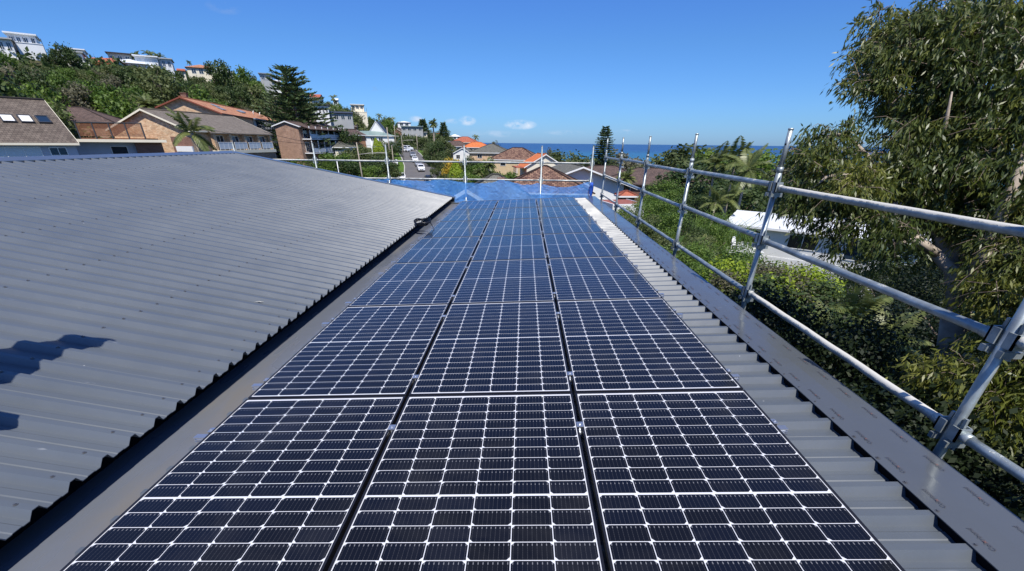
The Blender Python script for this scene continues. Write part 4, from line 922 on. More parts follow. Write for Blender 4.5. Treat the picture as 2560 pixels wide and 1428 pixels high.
# long orange tiled house with dark glazed front
q = (-68.51, 112.18, 8.19, 1.832, 47.92, 11.64, .372)
r_, zr, ze, LL, W = make_house('long house with faded orange tiled roof, tan brick gable and dark glazed front', q, False, 'brick_tan', 'tile_orange', 'tile_red', .4, chimney=(-20, .6, .9, 1.0), wl=47)
for i in range(11):
    for j in range(2):
        xx = -2+i*2.35; window(r_, W/2, LL/2, 'F', xx, ze-1.5-j*3.1, 2.1, 2.3, 'dkgrey', 'glassb' if (i+j) % 3 else 'blind', cols=2)
mb = MB(); mb.box(-4, 23.4, -W/2-1.3, -W/2-.07, ze-3.05, ze-2.85); mb.box(-4, 23.4, -W/2-.9, -W/2-.07, ze-.35, ze-.12); mb.build('balcony_slab', MAT['bluegrey'], r_)
for i, (xx, yy, w) in enumerate(((-15, -3.6, 2.2), (-13, -2.0, 1.8), (0, -3.0, 3.0), (3, -2.4, 2.0))):
    M_ = Matrix.Translation((xx, yy, zr-abs(yy)*math.tan(q[6])+.15)) @ Matrix.Rotation(q[6], 4, 'X'); mb = MB(); mb.box(-w/2, w/2, -.6, .6, -.05, .05, M=M_); mb.build('roof_window', MAT['bluegrey'], r_, uv=False)
for i, xx in enumerate((10, 16)):
    mb = MB(); mb.tube([(xx, -3, zr-1.3), (xx, -3, zr-.5), (xx+.3, -3.1, zr-.35)], .09, 8); mb.build('roof_vent', MAT['white'], r_, uv=False)
# brick flats with white balconies
P = at(712, 300, 126); yw = 1.50; L = 20
cx, cy = P[0]+math.cos(yw)*L/2, P[1]+math.sin(yw)*L/2
q = (cx, cy, P[2]-.2, yw, L, 5.6, .30)
r_, zr, ze, LL, W = make_house('two storey brown brick flats with white posted balconies at the far end', q, False, 'brick_pink', 'tile_dkbrown', 'white', .6)
for j in range(2):
    mb = MB(); zz = ze-2.7-j*3.0; mb.box(-L/2+1, L/2, -W/2-2.2, -W/2-.02, zz-.2, zz); mb.build('balcony_slab', MAT['white'], r_, uv=False)
    for i in range(7):
        xx = -L/2+1.2+i*(L-1.6)/6; mb = MB(); mb.box(xx-.08, xx+.08, -W/2-2.15, -W/2-2.0, zz, zz+2.6); mb.build('post', MAT['white'], r_, uv=False)
        if i < 6:
            mb = MB(); mb.box(xx+.1, xx+(L-1.6)/6-.1, -W/2-2.12, -W/2-2.06, zz+.1, zz+1.0); mb.build('balustrade', MAT['frost'], r_, uv=False)
            window(r_, W/2, LL/2, 'F', xx+1.5, zz+1.2, 1.8, 2.0, 'white', 'glass', cols=2)
mb = MB(); mb.face([(-L/2+.2, -W/2-2.8, ze-.75), (L/2+.5, -W/2-2.8, ze-.75), (L/2+.5, -W/2-.4, ze-.03), (-L/2+.2, -W/2-.4, ze-.03)]); mb.face([(-L/2+.2, -W/2-2.8, ze-.9), (-L/2+.2, -W/2-.4, ze-.2), (L/2+.5, -W/2-.4, ze-.2), (L/2+.5, -W/2-2.8, ze-.9)]); mb.build('verandah_roof', MAT['tile_dkbrown'], r_)

def Hq(label, q, hip, wall, roof, fascia='white', **k): return make_house(label, q, hip, wall, roof, fascia, **k)
gw = lambda *u: [('F', x, -1.3, 1.6, 1.2, 'glass', dict(cols=2)) for x in u]
Hq('house with broad grey-tan hipped roof behind the large pine', (-76, 187, 10.2, .689, 1.4, 15.3, .45), True, 'brick_orange', 'tile_tan', 'dkgrey', windows=gw(-4, 3))
Hq('small orange brick house with white gable front below the tan hipped roof', (-50.5, 134, 4.3, 1.097, 9.5, 6.8, .337), False, 'brick_orange', 'tile_dkbrown', 'white', windows=[('A', 0, -3.2, 3.4, 1.2)])
Hq('low house with grey hipped roof and pale wall below the orange brick house', (-52, 128, 1.65, -.015, 3.5, 8.8, .328), True, 'cream', 'tile_grey', 'white', windows=gw(-2, 2))
r_ = Hq('white house with a very steep pointed gable and dark roof', (-58.06, 192.51, 8.31, 1.732, 11.67, 6.94, .909), False, 'white', 'dkgrey', 'white', over=.3, ridge=False)[0]
Hq('low house with weathered green-grey metal roof left of the pointed white gable', (-59.5, 186, 4.9, .436, 6.8, 9.3, .297), True, 'white', 'teal', 'white', windows=gw(-3, 0, 3), ridge=False)
Hq('dark brown brick house with a plain gable beside the steep white gable', (-78.02, 297.28, 8.90, 1.576, 13.39, 11.68, .486), False, 'brick_brown', 'tile_dkbrown', 'cream', windows=[('A', -2, -2.2, 1.4, 1.2), ('A', 3, -2.2, 1.4, 1.2)])
Hq('orange brick house with cream barge boards right of the dark brown gable', (-76.33, 322.51, 8.75, 1.556, 11.68, 9.71, .424), False, 'brick_orange', 'tile_dkbrown', 'cream', windows=[('A', 1.5, -1.8, 3, 1.5)])
Hq('small house with purplish brown hipped roof and white eaves left of the bright orange roof', (-37.5, 263, 2.0, .116, 4.1, 10.1, .439), True, 'white', 'tile_dkbrown', 'white', windows=gw(-2, 2))
Hq('distant house with terracotta hipped roof behind the purplish brown one', (-36.76, 297.53, 4.4, -.1, 3.6, 11.6, .453), True, 'cream', 'tile_red', 'cream')
Hq('house with bright orange tiled hipped roof', (-24.5, 245, 1.5, .143, 4.5, 9.3, .426), True, 'cream', 'tile_bright', 'white', windows=gw(-3, 2))
Hq('small white gable house in front of the orange roofs', (-21.86, 173.66, -.31, 1.546, 9.02, 6.66, .464), False, 'white', 'tile_grey', 'white', windows=[('A', 1.6, -1.2, 1.4, 1.3, 'glass', dict(cols=2))])
Hq('low grey roofed garage left of the small white gable house', at(1108, 366, 165).tolist()+[.2, 6, 6.5, .3], False, 'brick_pink', 'dkgrey', 'cream')
Hq('house with wide grey-green hipped roof and white eaves', (-11.66, 171.46, .93, -.048, 1.2, 12.9, .365), True, 'brick_tan', 'tile_grey', 'white', windows=gw(-3.5, 2.5))
Hq('cream brick house with mottled brown hipped roof', (-1.9, 138, .15, -.2, 3.0, 10.9, .46), True, 'brick_cream', 'tile_mottle', 'white', windows=[('F', -3, -1.3, 1.6, 1.1), ('F', 2, -1.3, 1.0, 1.1), ('F', 5, -1.3, 1.2, 1.1)])
r_, zr, ze, LL, W = Hq('cream gable house with bright orange tiled roof', (4.3, 118, -.9, 1.75, 9.6, 9.0, .50), False, 'cream', 'tile_bright', 'white', over=.7)
mb = MB(); mb.box(-LL/2-3.5, -LL/2+3, W/2-.1, W/2+4.2, ze-2.9, ze-2.7); mb.build('deck', MAT['deck'], r_)
mb = MB(); mb.box(-LL/2, LL/2-3, W/2, W/2+2.6, ze-.55, ze-.35); mb.build('verandah_roof', MAT['tile_red'], r_)
for i in range(4):
    mb = MB(); mb.box(-LL/2+i*1.6, -LL/2+i*1.6+.12, W/2+2.3, W/2+2.42, ze-2.7, ze-.5); mb.build('post', MAT['white'], r_, uv=False)
Hq('nearest house with steep lichen mottled brown tiled hip', (3.0, 64, -1.35, -.056, .5, 11.4, .43), True, 'brick_tan', 'tile_mottle', 'cream', windows=gw(-3, 3))
Hq('house with dark grey mottled tiles seen through the blue netting', (-3.3, 56, -2.0, .1, .8, 9.5, .53), True, 'brick_pink', 'tile_grey', 'cream', chimney=(.6, -1.1, .7, .25))
r_ = Hq('pale gable porch of the house behind the blue netting', at(1188, 461, 46).tolist()+[1.5, 9, 5.6, .5], False, 'white', 'tile_grey', 'cream', over=.5, fw=.3)[0]
Hq('house with grey tiled roof and deep shaded white gable facing the camera', (8.0, 76, -1.55, 1.66, 14, 13.2, .33), False, 'white', 'tile_grey', 'white', over=1.8, windows=[('A', -2.5, -3.0, 2.6, 1.6), ('A', 2.5, -3.0, 2.6, 1.6)])
Hq('low house with very dark brown roof left of the corner post', (17.5, 104, -2.9, -.225, 5.5, 11, .364), True, 'white', 'tile_dkbrown', 'dkgrey', windows=gw(-2, 3))
r_, zr, ze, LL, W = Hq('modern pale grey house with blue-grey metal hipped roof near the sea', (46.5, 205, -5.5, -.154, 9.5, 9.8, .351), True, 'metalroof', 'bluegrey', 'white', windows=[('F', -6, -1.4, 1.2, 1.6), ('F', -1.5, -1.4, 1.2, 1.6), ('F', 4.5, -1.4, 3, 1.6)], ridge=False)
q = at(1648, 421, 92).tolist()+[-.5, 7.5, 12, .36]
Hq('house with large faded brown hipped roof among the trees', q, True, 'brick_brown', 'tile_dkbrown', 'tile_dkbrown', windows=gw(-4, 4))
# the terracotta roof and deck at the foot of the corner post
q = at(1566, 478, 62).tolist()+[.1, .3, 1.7, .42]
Hq('small terracotta tiled roof over a dark porch below the corner of the scaffold', q, True, 'brick_brown', 'tile_red', 'white', over=.25)
P = at(1548, 505, 52); root = tag(empty('deck', (P[0], P[1], gz(P[0], P[1])), .25), 'red-brown timber deck with a white edge board below the scaffold corner', 'deck'); zt = P[2]-gz(P[0], P[1])
mb = MB()
for k in range(22): mb.box(-1.6, 1.9, -2.2+k*.2, -2.2+k*.2+.18, zt-.03, zt)
mb.build('boards', MAT['deck'], root, uv=False); mb = MB(); mb.box(-1.75, -1.6, -2.2, 2.2, -.5, zt+.05); mb.box(1.9, 2.0, -2.2, 2.2, -.5, zt+.05); mb.box(-1.6, 1.9, -2.35, -2.25, -.5, zt+.05); mb.build('edge_board', MAT['white'], root, uv=False)

# white weatherboard house on the right
q = (29.4, 44.0, -4.9, -.78, 15.5, 7.0, .20)
q = at(2065, 545, 52).tolist()+[-.66, 15.0, 7.2, .20]
r_, zr, ze, LL, W = make_house('long white weatherboard house with bright white low roof half hidden by the gum tree', q, False, 'white', 'metalroof', 'white', .6,
   windows=[('F', -5.2, -1.15, 2.0, 1.25, 'glass', dict(cols=2)), ('F', -.9, -1.15, 2.4, 1.25, 'glass', dict(cols=2)), ('F', 3.6, -1.3, 2.4, 1.7, 'glassb', dict(cols=2)), ('F', -1, -4.2, 2, 1.2), ('F', 4, -4.2, 2, 1.2)], ridge=False)
mb = MB()
for k in range(16): mb.box(-LL/2-.01, LL/2+.01, -W/2-.05-.03*(k % 1), -W/2-.005, ze-2.75-k*.2-.19, ze-2.75-k*.2)
mb.build('weatherboards', MAT['white'], r_, uv=False)
P = at(2215, 502, 75); Hq('white house with dark flat roof glimpsed behind the gum tree', P.tolist()+[-.3, 9, 6, .12], False, 'white', 'dkgrey', 'white', over=.4)

# houses strung along the top of the hill
VILLAS = []
def villa(label, px, py, D, wpx, hpx, wall='white', roof='flat', rmat='dkgrey', yaw=None, wins=3, depth=8, fascia='white', step=0, pitch=.3, floors=1, pane='glass'):
    P = at(px, py, D); zd = zdepth(P); k = zd/F; w, h = wpx*k, hpx*k; g = gz(P[0], P[1])
    view = math.atan2(P[0]-CAM[0], P[1]-CAM[1]); yw = -view*.9 if yaw is None else yaw
    root = tag(empty('house', (P[0], P[1], g), yw), label, 'house'); zt = P[2]-g
    if roof == 'flat':
        mb = MB(); mb.box(-w/2-.4, w/2+.4, -depth/2-.8, depth/2+.4, zt-.28, zt); mb.build('roof', MAT[rmat], root, uv=False)
        mb = MB(); mb.box(-w/2, w/2, -depth/2, depth/2, min(-3, zt-h), zt-.28); mb.build('wall', MAT[wall], root)
        if step:
            mb = MB(); mb.box(-w/2+step*w, w/2+.2*w, -depth/2-2.5, -depth/2, zt-h*.62, zt-h*.58); mb.box(-w/2+step*w, w/2+.2*w, -depth/2-2.4, -depth/2-.01, min(-3, zt-h), zt-h*.62); mb.build('lower_storey', MAT[wall], root)
            for i in range(4):
                xx = -w/2+step*w+(w*(1.2-step))*i/3.02; mb = MB(); mb.box(xx, xx+.12, -depth/2-2.4, -depth/2-2.28, zt-h*.58, zt-h*.28); mb.build('post', MAT['dkgrey'], root, uv=False)
        zw = zt-.28; W2 = depth/2
    else:
        rise = depth/2*math.tan(pitch); hip = roof == 'hip'; Lr = max(.5, w-(depth if hip else 0))
        mb, _ = roofmesh(Lr, depth, rise, .5, hip); mb.build('roof', MAT[rmat], root, loc=(0, 0, zt)); mb = MB(); zw = zt-rise
        gables_box(mb, max(w, Lr+(depth if hip else 0)), depth, zw, min(-3, zt-h), rise-.12, gable=not hip); mb.build('wall', MAT[wall], root); W2 = depth/2
    VILLAS.append((px, py, D, wpx, hpx))
    for f_ in range(floors):
        for i in range(wins):
            ww = w/wins*.62; window(root, W2, w/2, 'F', -w/2+w*(i+.5)/wins, zw-1.25-f_*2.9, ww, 1.5, 'white', pane, cols=2)
    return root
villa('stepped grey-white modern house with terraces at the top left corner of the hill', 56, 90, 176, 50, 36, 'metalroof', rmat='metalroof', wins=4, step=.25, floors=2, pane='glassb')
villa('curved pale house at the left edge of the photo on the hilltop', 2, 100, 172, 40, 36, 'white', rmat='grey', wins=3, floors=2)
villa('white skillion roofed house with blank wall right of the stepped house', 172, 132, 184, 52, 40, 'white', roof='flat', rmat='grey', wins=3, step=.2)
villa('small white house with pale roof edge behind the blank walled one', 192, 127, 200, 30, 18, 'white', rmat='metalroof', wins=2)
villa('cream house with terracotta gabled roof on the ridge', 262, 145, 188, 54, 38, 'cream', roof='gable', rmat='tile_red', wins=3, pitch=.42, yaw=.2, floors=2)
villa('grey flat roofed house with white lower storey on the ridge', 300, 137, 205, 44, 30, 'grey', rmat='tile_dkbrown', wins=3)
villa('white house with pale green metal roof on the ridge', 322, 148, 196, 36, 22, 'white', roof='hip', rmat='metalroof', wins=2)
villa('white and tan house with thin skillion roof under the ridge palms', 366, 144, 200, 44, 28, 'white', rmat='metalroof', wins=3, pane='blind')
villa('low white house with glazed balcony right of the ridge palms', 402, 149, 205, 44, 24, 'metalroof', rmat='grey', wins=4, pane='glassb')
villa('small white hut with terracotta roof on the ridge', 452, 172, 215, 14, 16, 'cream', roof='gable', rmat='tile_red', wins=1, depth=4)
villa('pale house with orange hipped roof half hidden on the ridge', 500, 162, 225, 46, 20, 'cream', roof='hip', rmat='tile_orange', wins=3)
villa('low white roofed house right of the orange hipped one on the ridge', 548, 172, 232, 50, 18, 'white', roof='hip', rmat='metalroof', wins=3)
villa('grey box shaped house with glass balcony above the large pine', 664, 186, 245, 26, 24, 'grey', rmat='bluegrey', wins=2, step=.3, pane='glassb')
villa('white angular roofed house just left of the pine top', 690, 200, 240, 18, 14, 'white', roof='gable', rmat='metalroof', wins=1, depth=5)
villa('cream house with orange gable right of the large pine', 788, 236, 262, 26, 26, 'cream', roof='gable', rmat='tile_red', wins=2, depth=8, yaw=.2)
villa('white block house below the orange gable on the hill', 789, 250, 258, 16, 20, 'white', rmat='white', wins=1, depth=6)
villa('small white gable house among hill trees', 838, 246, 285, 12, 12, 'white', roof='gable', rmat='metalroof', wins=1, depth=5)
villa('black skillion roofed pavilion with white posts and railing', 803, 263, 175, 32, 18, 'white', rmat='dkgrey', wins=4)
villa('house with long black metal roof above the tan hipped roof', 848, 279, 180, 60, 16, 'grey', roof='gable', rmat='dkgrey', wins=4, pitch=.15, depth=7)
villa('cream and white two level house near the hill shoulder', 893, 262, 300, 30, 28, 'cream', rmat='white', wins=3, floors=2, step=.3)
villa('low teal roofed house behind the orange gable', 1030, 316, 290, 52, 14, 'grey', rmat='teal', wins=4)
villa('bright white house on the skyline above the teal roof', 1010, 303, 345, 26, 14, 'white', roof='hip', rmat='white', wins=2, pitch=.2)
villa('cream house with balcony below the small pines', 1052, 330, 300, 30, 20, 'cream', rmat='grey', wins=3)
villa('tiny terracotta roofed house between the two small pines', 1098, 331, 390, 14, 9, 'cream', roof='hip', rmat='tile_bright', wins=1, depth=5)
villa('white round topped house on the far skyline', 1137, 336, 400, 28, 14, 'white', roof='hip', rmat='white', wins=3, pitch=.35)
villa('far house with pale grey roof left of the terracotta hipped roofs', 1120, 353, 300, 14, 12, 'white', rmat='bluegrey', wins=1)
# ------------------------------------------------------------------ foliage builders
def unit(v): return v/np.linalg.norm(v, axis=-1, keepdims=True)
def quads_from(c, d, w, ln, wd, fold=None):
    # c: base points, d: long axis, w: width axis -> pointed leaf quads
    tip = c+d*ln[:, None]; mid = c+d*(ln*.45)[:, None]
    return np.stack([c, mid-w*(wd/2)[:, None], tip, mid+w*(wd/2)[:, None]], 1)
def clump_quads(rg, cen, rad, n, size, droop=0.0, flat=.55):
    # leafy quads on and inside a ball of radius rad
    v = unit(rg.normal(size=(n, 3))); r = rad*(rg.random(n)**.45)[:, None]; p = cen+v*r*np.array([1, 1, flat+.25])
    nrm = unit(v+rg.normal(size=(n, 3))*.75+np.array([0, 0, .35]))
    a = unit(np.cross(nrm, rg.normal(size=(n, 3)))); bb_ = np.cross(nrm, a)
    if droop: a = unit(a*(1-droop)+np.array([0, 0, -1])*droop)
    s = size*(.6+.8*rg.random(n))
    bb_ = unit(np.cross(a, nrm))
    return quads_from(p, a, bb_, s, s*.62)
def crown_quads(seed, R, H, nl, per, size, droop=0., lobe=.34, base=.35, spread=1.0):
    rg = np.random.default_rng(seed); Q = []
    for i in range(nl):
        th = rg.random()*2*math.pi; u = rg.random(); hh = base+(1-base)*u
        prof = math.sqrt(max(0.05, 1-((hh-(.5+base/2))/(.52))**2)) if True else 1
        rr = R*prof*(.55+.45*rg.random())*spread*(1-lobe*.5)
        c = np.array([rr*math.cos(th), rr*math.sin(th), H*hh-R*lobe*.3]); lr = R*lobe*(.6+.7*rg.random())
        Q.append(clump_quads(rg, c, lr, per, size, droop))
    # inner fill
    Q.append(clump_quads(rg, np.array([0, 0, H*.62]), R*.62, per*3, size*1.25, droop, flat=.7))
    return np.concatenate(Q)
def limbs(mb, seed, R, H, trunk_r, base=.3, nb=6, lean=0.):
    rr = random.Random(seed); top = Vector((lean*H, 0, H*.62)); path = [Vector((0, 0, -.6)), Vector((lean*H*.2, .05*R, H*.2)), Vector((lean*H*.6, -.04*R, H*.42)), top]
    mb.tube(path, [trunk_r*1.15, trunk_r, trunk_r*.75, trunk_r*.45], 7)
    for i in range(nb):
        a = 2*math.pi*i/nb+rr.random(); h0 = H*(base+.3*rr.random()); st = Vector((lean*h0, 0, h0)); e = Vector((R*.72*math.cos(a), R*.72*math.sin(a), min(H*.9, h0+H*(.25+.2*rr.random())))); md = (st+e)/2+Vector((0, 0, -.04*H))
        mb.tube([st, md, e], [trunk_r*.5, trunk_r*.32, trunk_r*.12], 5)
TREES = {}
def tree_proto(key, seed, R, H, nl, per, size, leaf, bark='bark', trunk_r=.2, **k):
    root = empty('tree'); np_quads('crown', crown_quads(seed, R, H, nl, per, size, **k), MAT[leaf], root)
    mb = MB(); limbs(mb, seed, R, H, trunk_r, base=k.get('base', .35)*.8); mb.build('trunk', MAT[bark], root, uv=False)
    TREES[key] = [root, True]
    root.hide_render = False
    return root
def place_tree(key, x, y, s, label, group=None, rot=None, cat='tree', dz=0, sz=None, name=None):
    P = TREES[key]
    if P[1]: o = P[0]; P[1] = False
    else: o = copy_tree(P[0])
    if name: o.name = name
    o.location = (float(x), float(y), gz(x, y)+dz); o.rotation_euler = (0, 0, rnd.random()*6.28 if rot is None else rot); o.scale = (s, s, s*(sz or (.85+.3*rnd.random())))
    tag(o, label, cat, group); return o
def purge():
    for k_, P in TREES.items():
        if P[1]:
            for ch in list(P[0].children): bpy.data.objects.remove(ch)
            bpy.data.objects.remove(P[0]); P[1] = None
# far trees: coarse leaf clumps; near: fine
for i, lf_ in enumerate(('lf_olive', 'lf_dark', 'lf_green', 'lf_dry', 'lf_olive', 'lf_green', 'lf_dark')):
    tree_proto('far%d' % i, 100+i, 4.2, 7.0, 26, 62, .55, lf_, 'barkp' if i in (0, 3) else 'bark', .16, lobe=.32+.04*(i % 3), base=.25, droop=.15*(i % 2))
for i, lf_ in enumerate(('lf_green', 'lf_olive', 'lf_dark', 'lf_dry')):
    tree_proto('mid%d' % i, 200+i, 3.2, 5.5, 34, 150, .26, lf_, 'bark', .14, lobe=.30, base=.12)
for i, lf_ in enumerate(('lf_green', 'lf_dark', 'lf_olive', 'lf_dry', 'lf_lime')):
    tree_proto('shrub%d' % i, 300+i, 1.5, 2.2, 30, 190, .13, lf_, 'bark', .05, lobe=.34, base=.05)

for i, lf_ in enumerate(('lf_green', 'lf_olive', 'lf_dark', 'lf_lime', 'lf_dry')):
    tree_proto('fine%d' % i, 500+i, 2.5, 5.6, 46, 420, .105, lf_, 'bark', .12, lobe=.27, base=.10)
tree_proto('under', 506, 2.5, 5.6, 46, 420, .085, 'lf_shade', 'bark', .12, lobe=.27, base=.10)  # shrub with the shade put into its leaf colour
# hillside wood: individual trees
taken = []; AUTO = []
def free(x, y, r):
    for (a, c, q) in taken:
        if (a-x)**2+(c-y)**2 < ((q+r)*.62)**2: return False
    return True
hb = [(o.location.x, o.location.y) for o in COL.objects if o.parent is None and o.get('category') == 'house']
kinds = {0: ('olive green bushy', 'lf'), 1: ('dark green dense', 'lf'), 2: ('bright green leafy', 'lf'), 3: ('dry grey-green thin', 'lf'), 4: ('olive green rounded', 'lf'), 5: ('fresh green rounded', 'lf'), 6: ('very dark green', 'lf')}
def zone(pxr, Dr, n, where, group, ks=(0, 0, 1, 1, 2, 3, 4, 5, 6), s=(.75, 1.25), hclear=5.5, maxtry=60, shrink=1.0):
    c = 0
    for t_ in range(n*maxtry):
        if c >= n: break
        px = rnd.uniform(*pxr); D = rnd.uniform(*Dr); a = az_of(px); x, y = CAM[0]+D*math.sin(a), CAM[1]+D*math.cos(a); k = rnd.choice(ks); sc_ = rnd.uniform(*s)
        if D > Dr[1]-28: sc_ *= shrink
        if 425 < px < 905 and D < np.interp(px, [430, 560, 700, 745, 765, 900], [118, 146, 176, 176, 218, 232]): continue
        if px < 440 and D < np.interp(px, [-60, 110, 150, 300, 440], [90, 96, 133, 133, 118]): continue
        if px < 905 and D < 262:
            top = at(px, float(np.interp(px, [-60, 0, 100, 140, 215, 300, 345, 430, 480, 600, 650, 700, 770, 905], [126, 130, 140, 168, 180, 180, 170, 174, 184, 198, 204, 214, 250, 286])), D)[2]; hm = (top-gz(x, y))/7.4
            if hm < .34: continue
            sc_ = min(sc_, hm*1.05)
        if not free(x, y, 4.2*sc_) or any((hx-x)**2+(hy-y)**2 < hclear**2 for hx, hy in hb): continue
        taken.append((x, y, 4.2*sc_)); c += 1
        o_ = place_tree('far%d' % k, x, y, sc_, 'tree', group); AUTO.append((o_, kinds[k][0]))
    return c
zone((-60, 330), (80, 166), 64, 'on the wooded slope under the hilltop houses, left part', 'trees on the left hillside', hclear=7, s=(.85, 1.35), shrink=.5)
zone((330, 640), (112, 205), 64, 'on the wooded slope behind the tan brick and orange roofed houses', 'trees on the middle hillside', hclear=8, s=(.85, 1.45), shrink=.62)
zone((640, 905), (150, 285), 34, 'on the hillside around and beyond the large pine', 'trees on the hillside beyond the pine', hclear=8, s=(.85, 1.4), shrink=.7)
zone((830, 1000), (235, 350), 18, 'on the hill shoulder above the steep white gable', 'trees on the hill shoulder', hclear=7, s=(.8, 1.3))
zone((0, 620), (200, 235), 8, 'on the crest of the hill between the hilltop houses', 'trees on the hill crest', s=(.5, .8), hclear=7, ks=(1, 6, 0, 3))
zone((1000, 1200), (300, 430), 14, 'on the distant skyline left of the sea', 'trees on the distant skyline', s=(.8, 1.2), hclear=8)
# named far trees: (px, D, height factor, key, label)
for px, D, s_, k, lab in ((252, 166, .75, 'far1', 'tall dark tree standing on the skyline beside the cream house'), (214, 165, .5, 'far6', 'dark tree hiding the right end of the blank walled white house'), (592, 215, 1.15, 'far1', 'dark clump of trees on the skyline above the orange roofs'),
                          (640, 222, 1.1, 'far5', 'bright rounded tree left of the box shaped hill house')):
    a = az_of(px); place_tree(k, CAM[0]+D*math.sin(a), CAM[1]+D*math.cos(a), s_, lab, sz=1.1)
zone((1225, 1480), (215, 420), 20, 'in the belt of trees between the tiled roofs and the sea', 'trees in front of the sea, centre', ks=(0, 0, 1, 4, 3), s=(.7, 1.0), hclear=9)
zone((1480, 2000), (180, 430), 22, 'in the belt of trees between the right hand houses and the sea', 'trees in front of the sea, right', ks=(0, 1, 4, 6, 0), s=(.65, .95), hclear=9)
zone((2000, 2560), (60, 240), 6, 'behind the large gum tree', 'trees behind the gum tree', ks=(1, 6, 0), s=(.7, 1.0), hclear=7)
LMK = [(52, 105, 'the stepped grey-white house'), (172, 150, 'the blank walled white house'), (262, 160, 'the cream ridge house'), (322, 160, 'the pale green roof'), (402, 160, 'the glazed balcony house'), (500, 175, 'the orange hipped ridge house'), (664, 195, 'the box shaped hill house'),
       (60, 248, 'the skylight roof'), (190, 265, 'the dark hipped roof'), (352, 270, 'the tan brick gable'), (448, 240, 'the orange gable peak'), (600, 268, 'the long orange roof'), (716, 200, 'the large pine'), (790, 240, 'the orange hill gable'), (848, 280, 'the long black roof'), (893, 265, 'the two level hill house'), (935, 305, 'the steep white gable'),
       (1010, 305, 'the bright skyline house'), (1056, 310, 'the two small pines'), (1137, 336, 'the round topped house'), (1190, 345, 'the lone slender palm'), (1300, 390, 'the mottled brown roof'), (1360, 386, 'the bright orange gable'), (1515, 380, 'the tall sea pine'), (1590, 400, 'the modern grey house'), (1650, 430, 'the faded brown roof'), (1800, 370, 'the garden palms'), (1940, 400, 'the near scaffold post'), (2200, 400, 'the gum tree crown')]
def proj(P): d = np.array(P)-CAM; z = d@FX; return CX0+F*(d@RX)/z, CY0-F*(d@UX)/z
def autolabel():
    seen = {}
    items = []
    for o, kd in AUTO:
        px, py = proj((o.location.x, o.location.y, o.location.z+4*o.scale.z)); best = min(LMK, key=lambda L: math.hypot(L[0]-px, (L[1]-py)*1.6)); dx, dy = px-best[0], py-best[1]
        rel = 'right of' if dx > abs(dy)*1.0 else 'left of' if -dx > abs(dy)*1.0 else ('below' if dy > 0 else 'above'); D = math.hypot(o.location.x-CAM[0], o.location.y-CAM[1]); items.append((o, kd, rel, best[2], px, D))
    groups = {}
    for it in items: groups.setdefault((it[1], it[2], it[3]), []).append(it)
    onm = ['first', 'second', 'third', 'fourth', 'fifth', 'sixth', 'seventh', 'eighth', 'ninth', 'tenth', 'eleventh', 'twelfth']
    for (kd, rel, lm), L in groups.items():
        L.sort(key=lambda it: it[4])
        for i, it in enumerate(L):
            it[0]['label'] = '%s tree %s %s' % (kd, rel, lm) + ('' if len(L) == 1 else ', %s from the left' % onm[min(i, 11)])
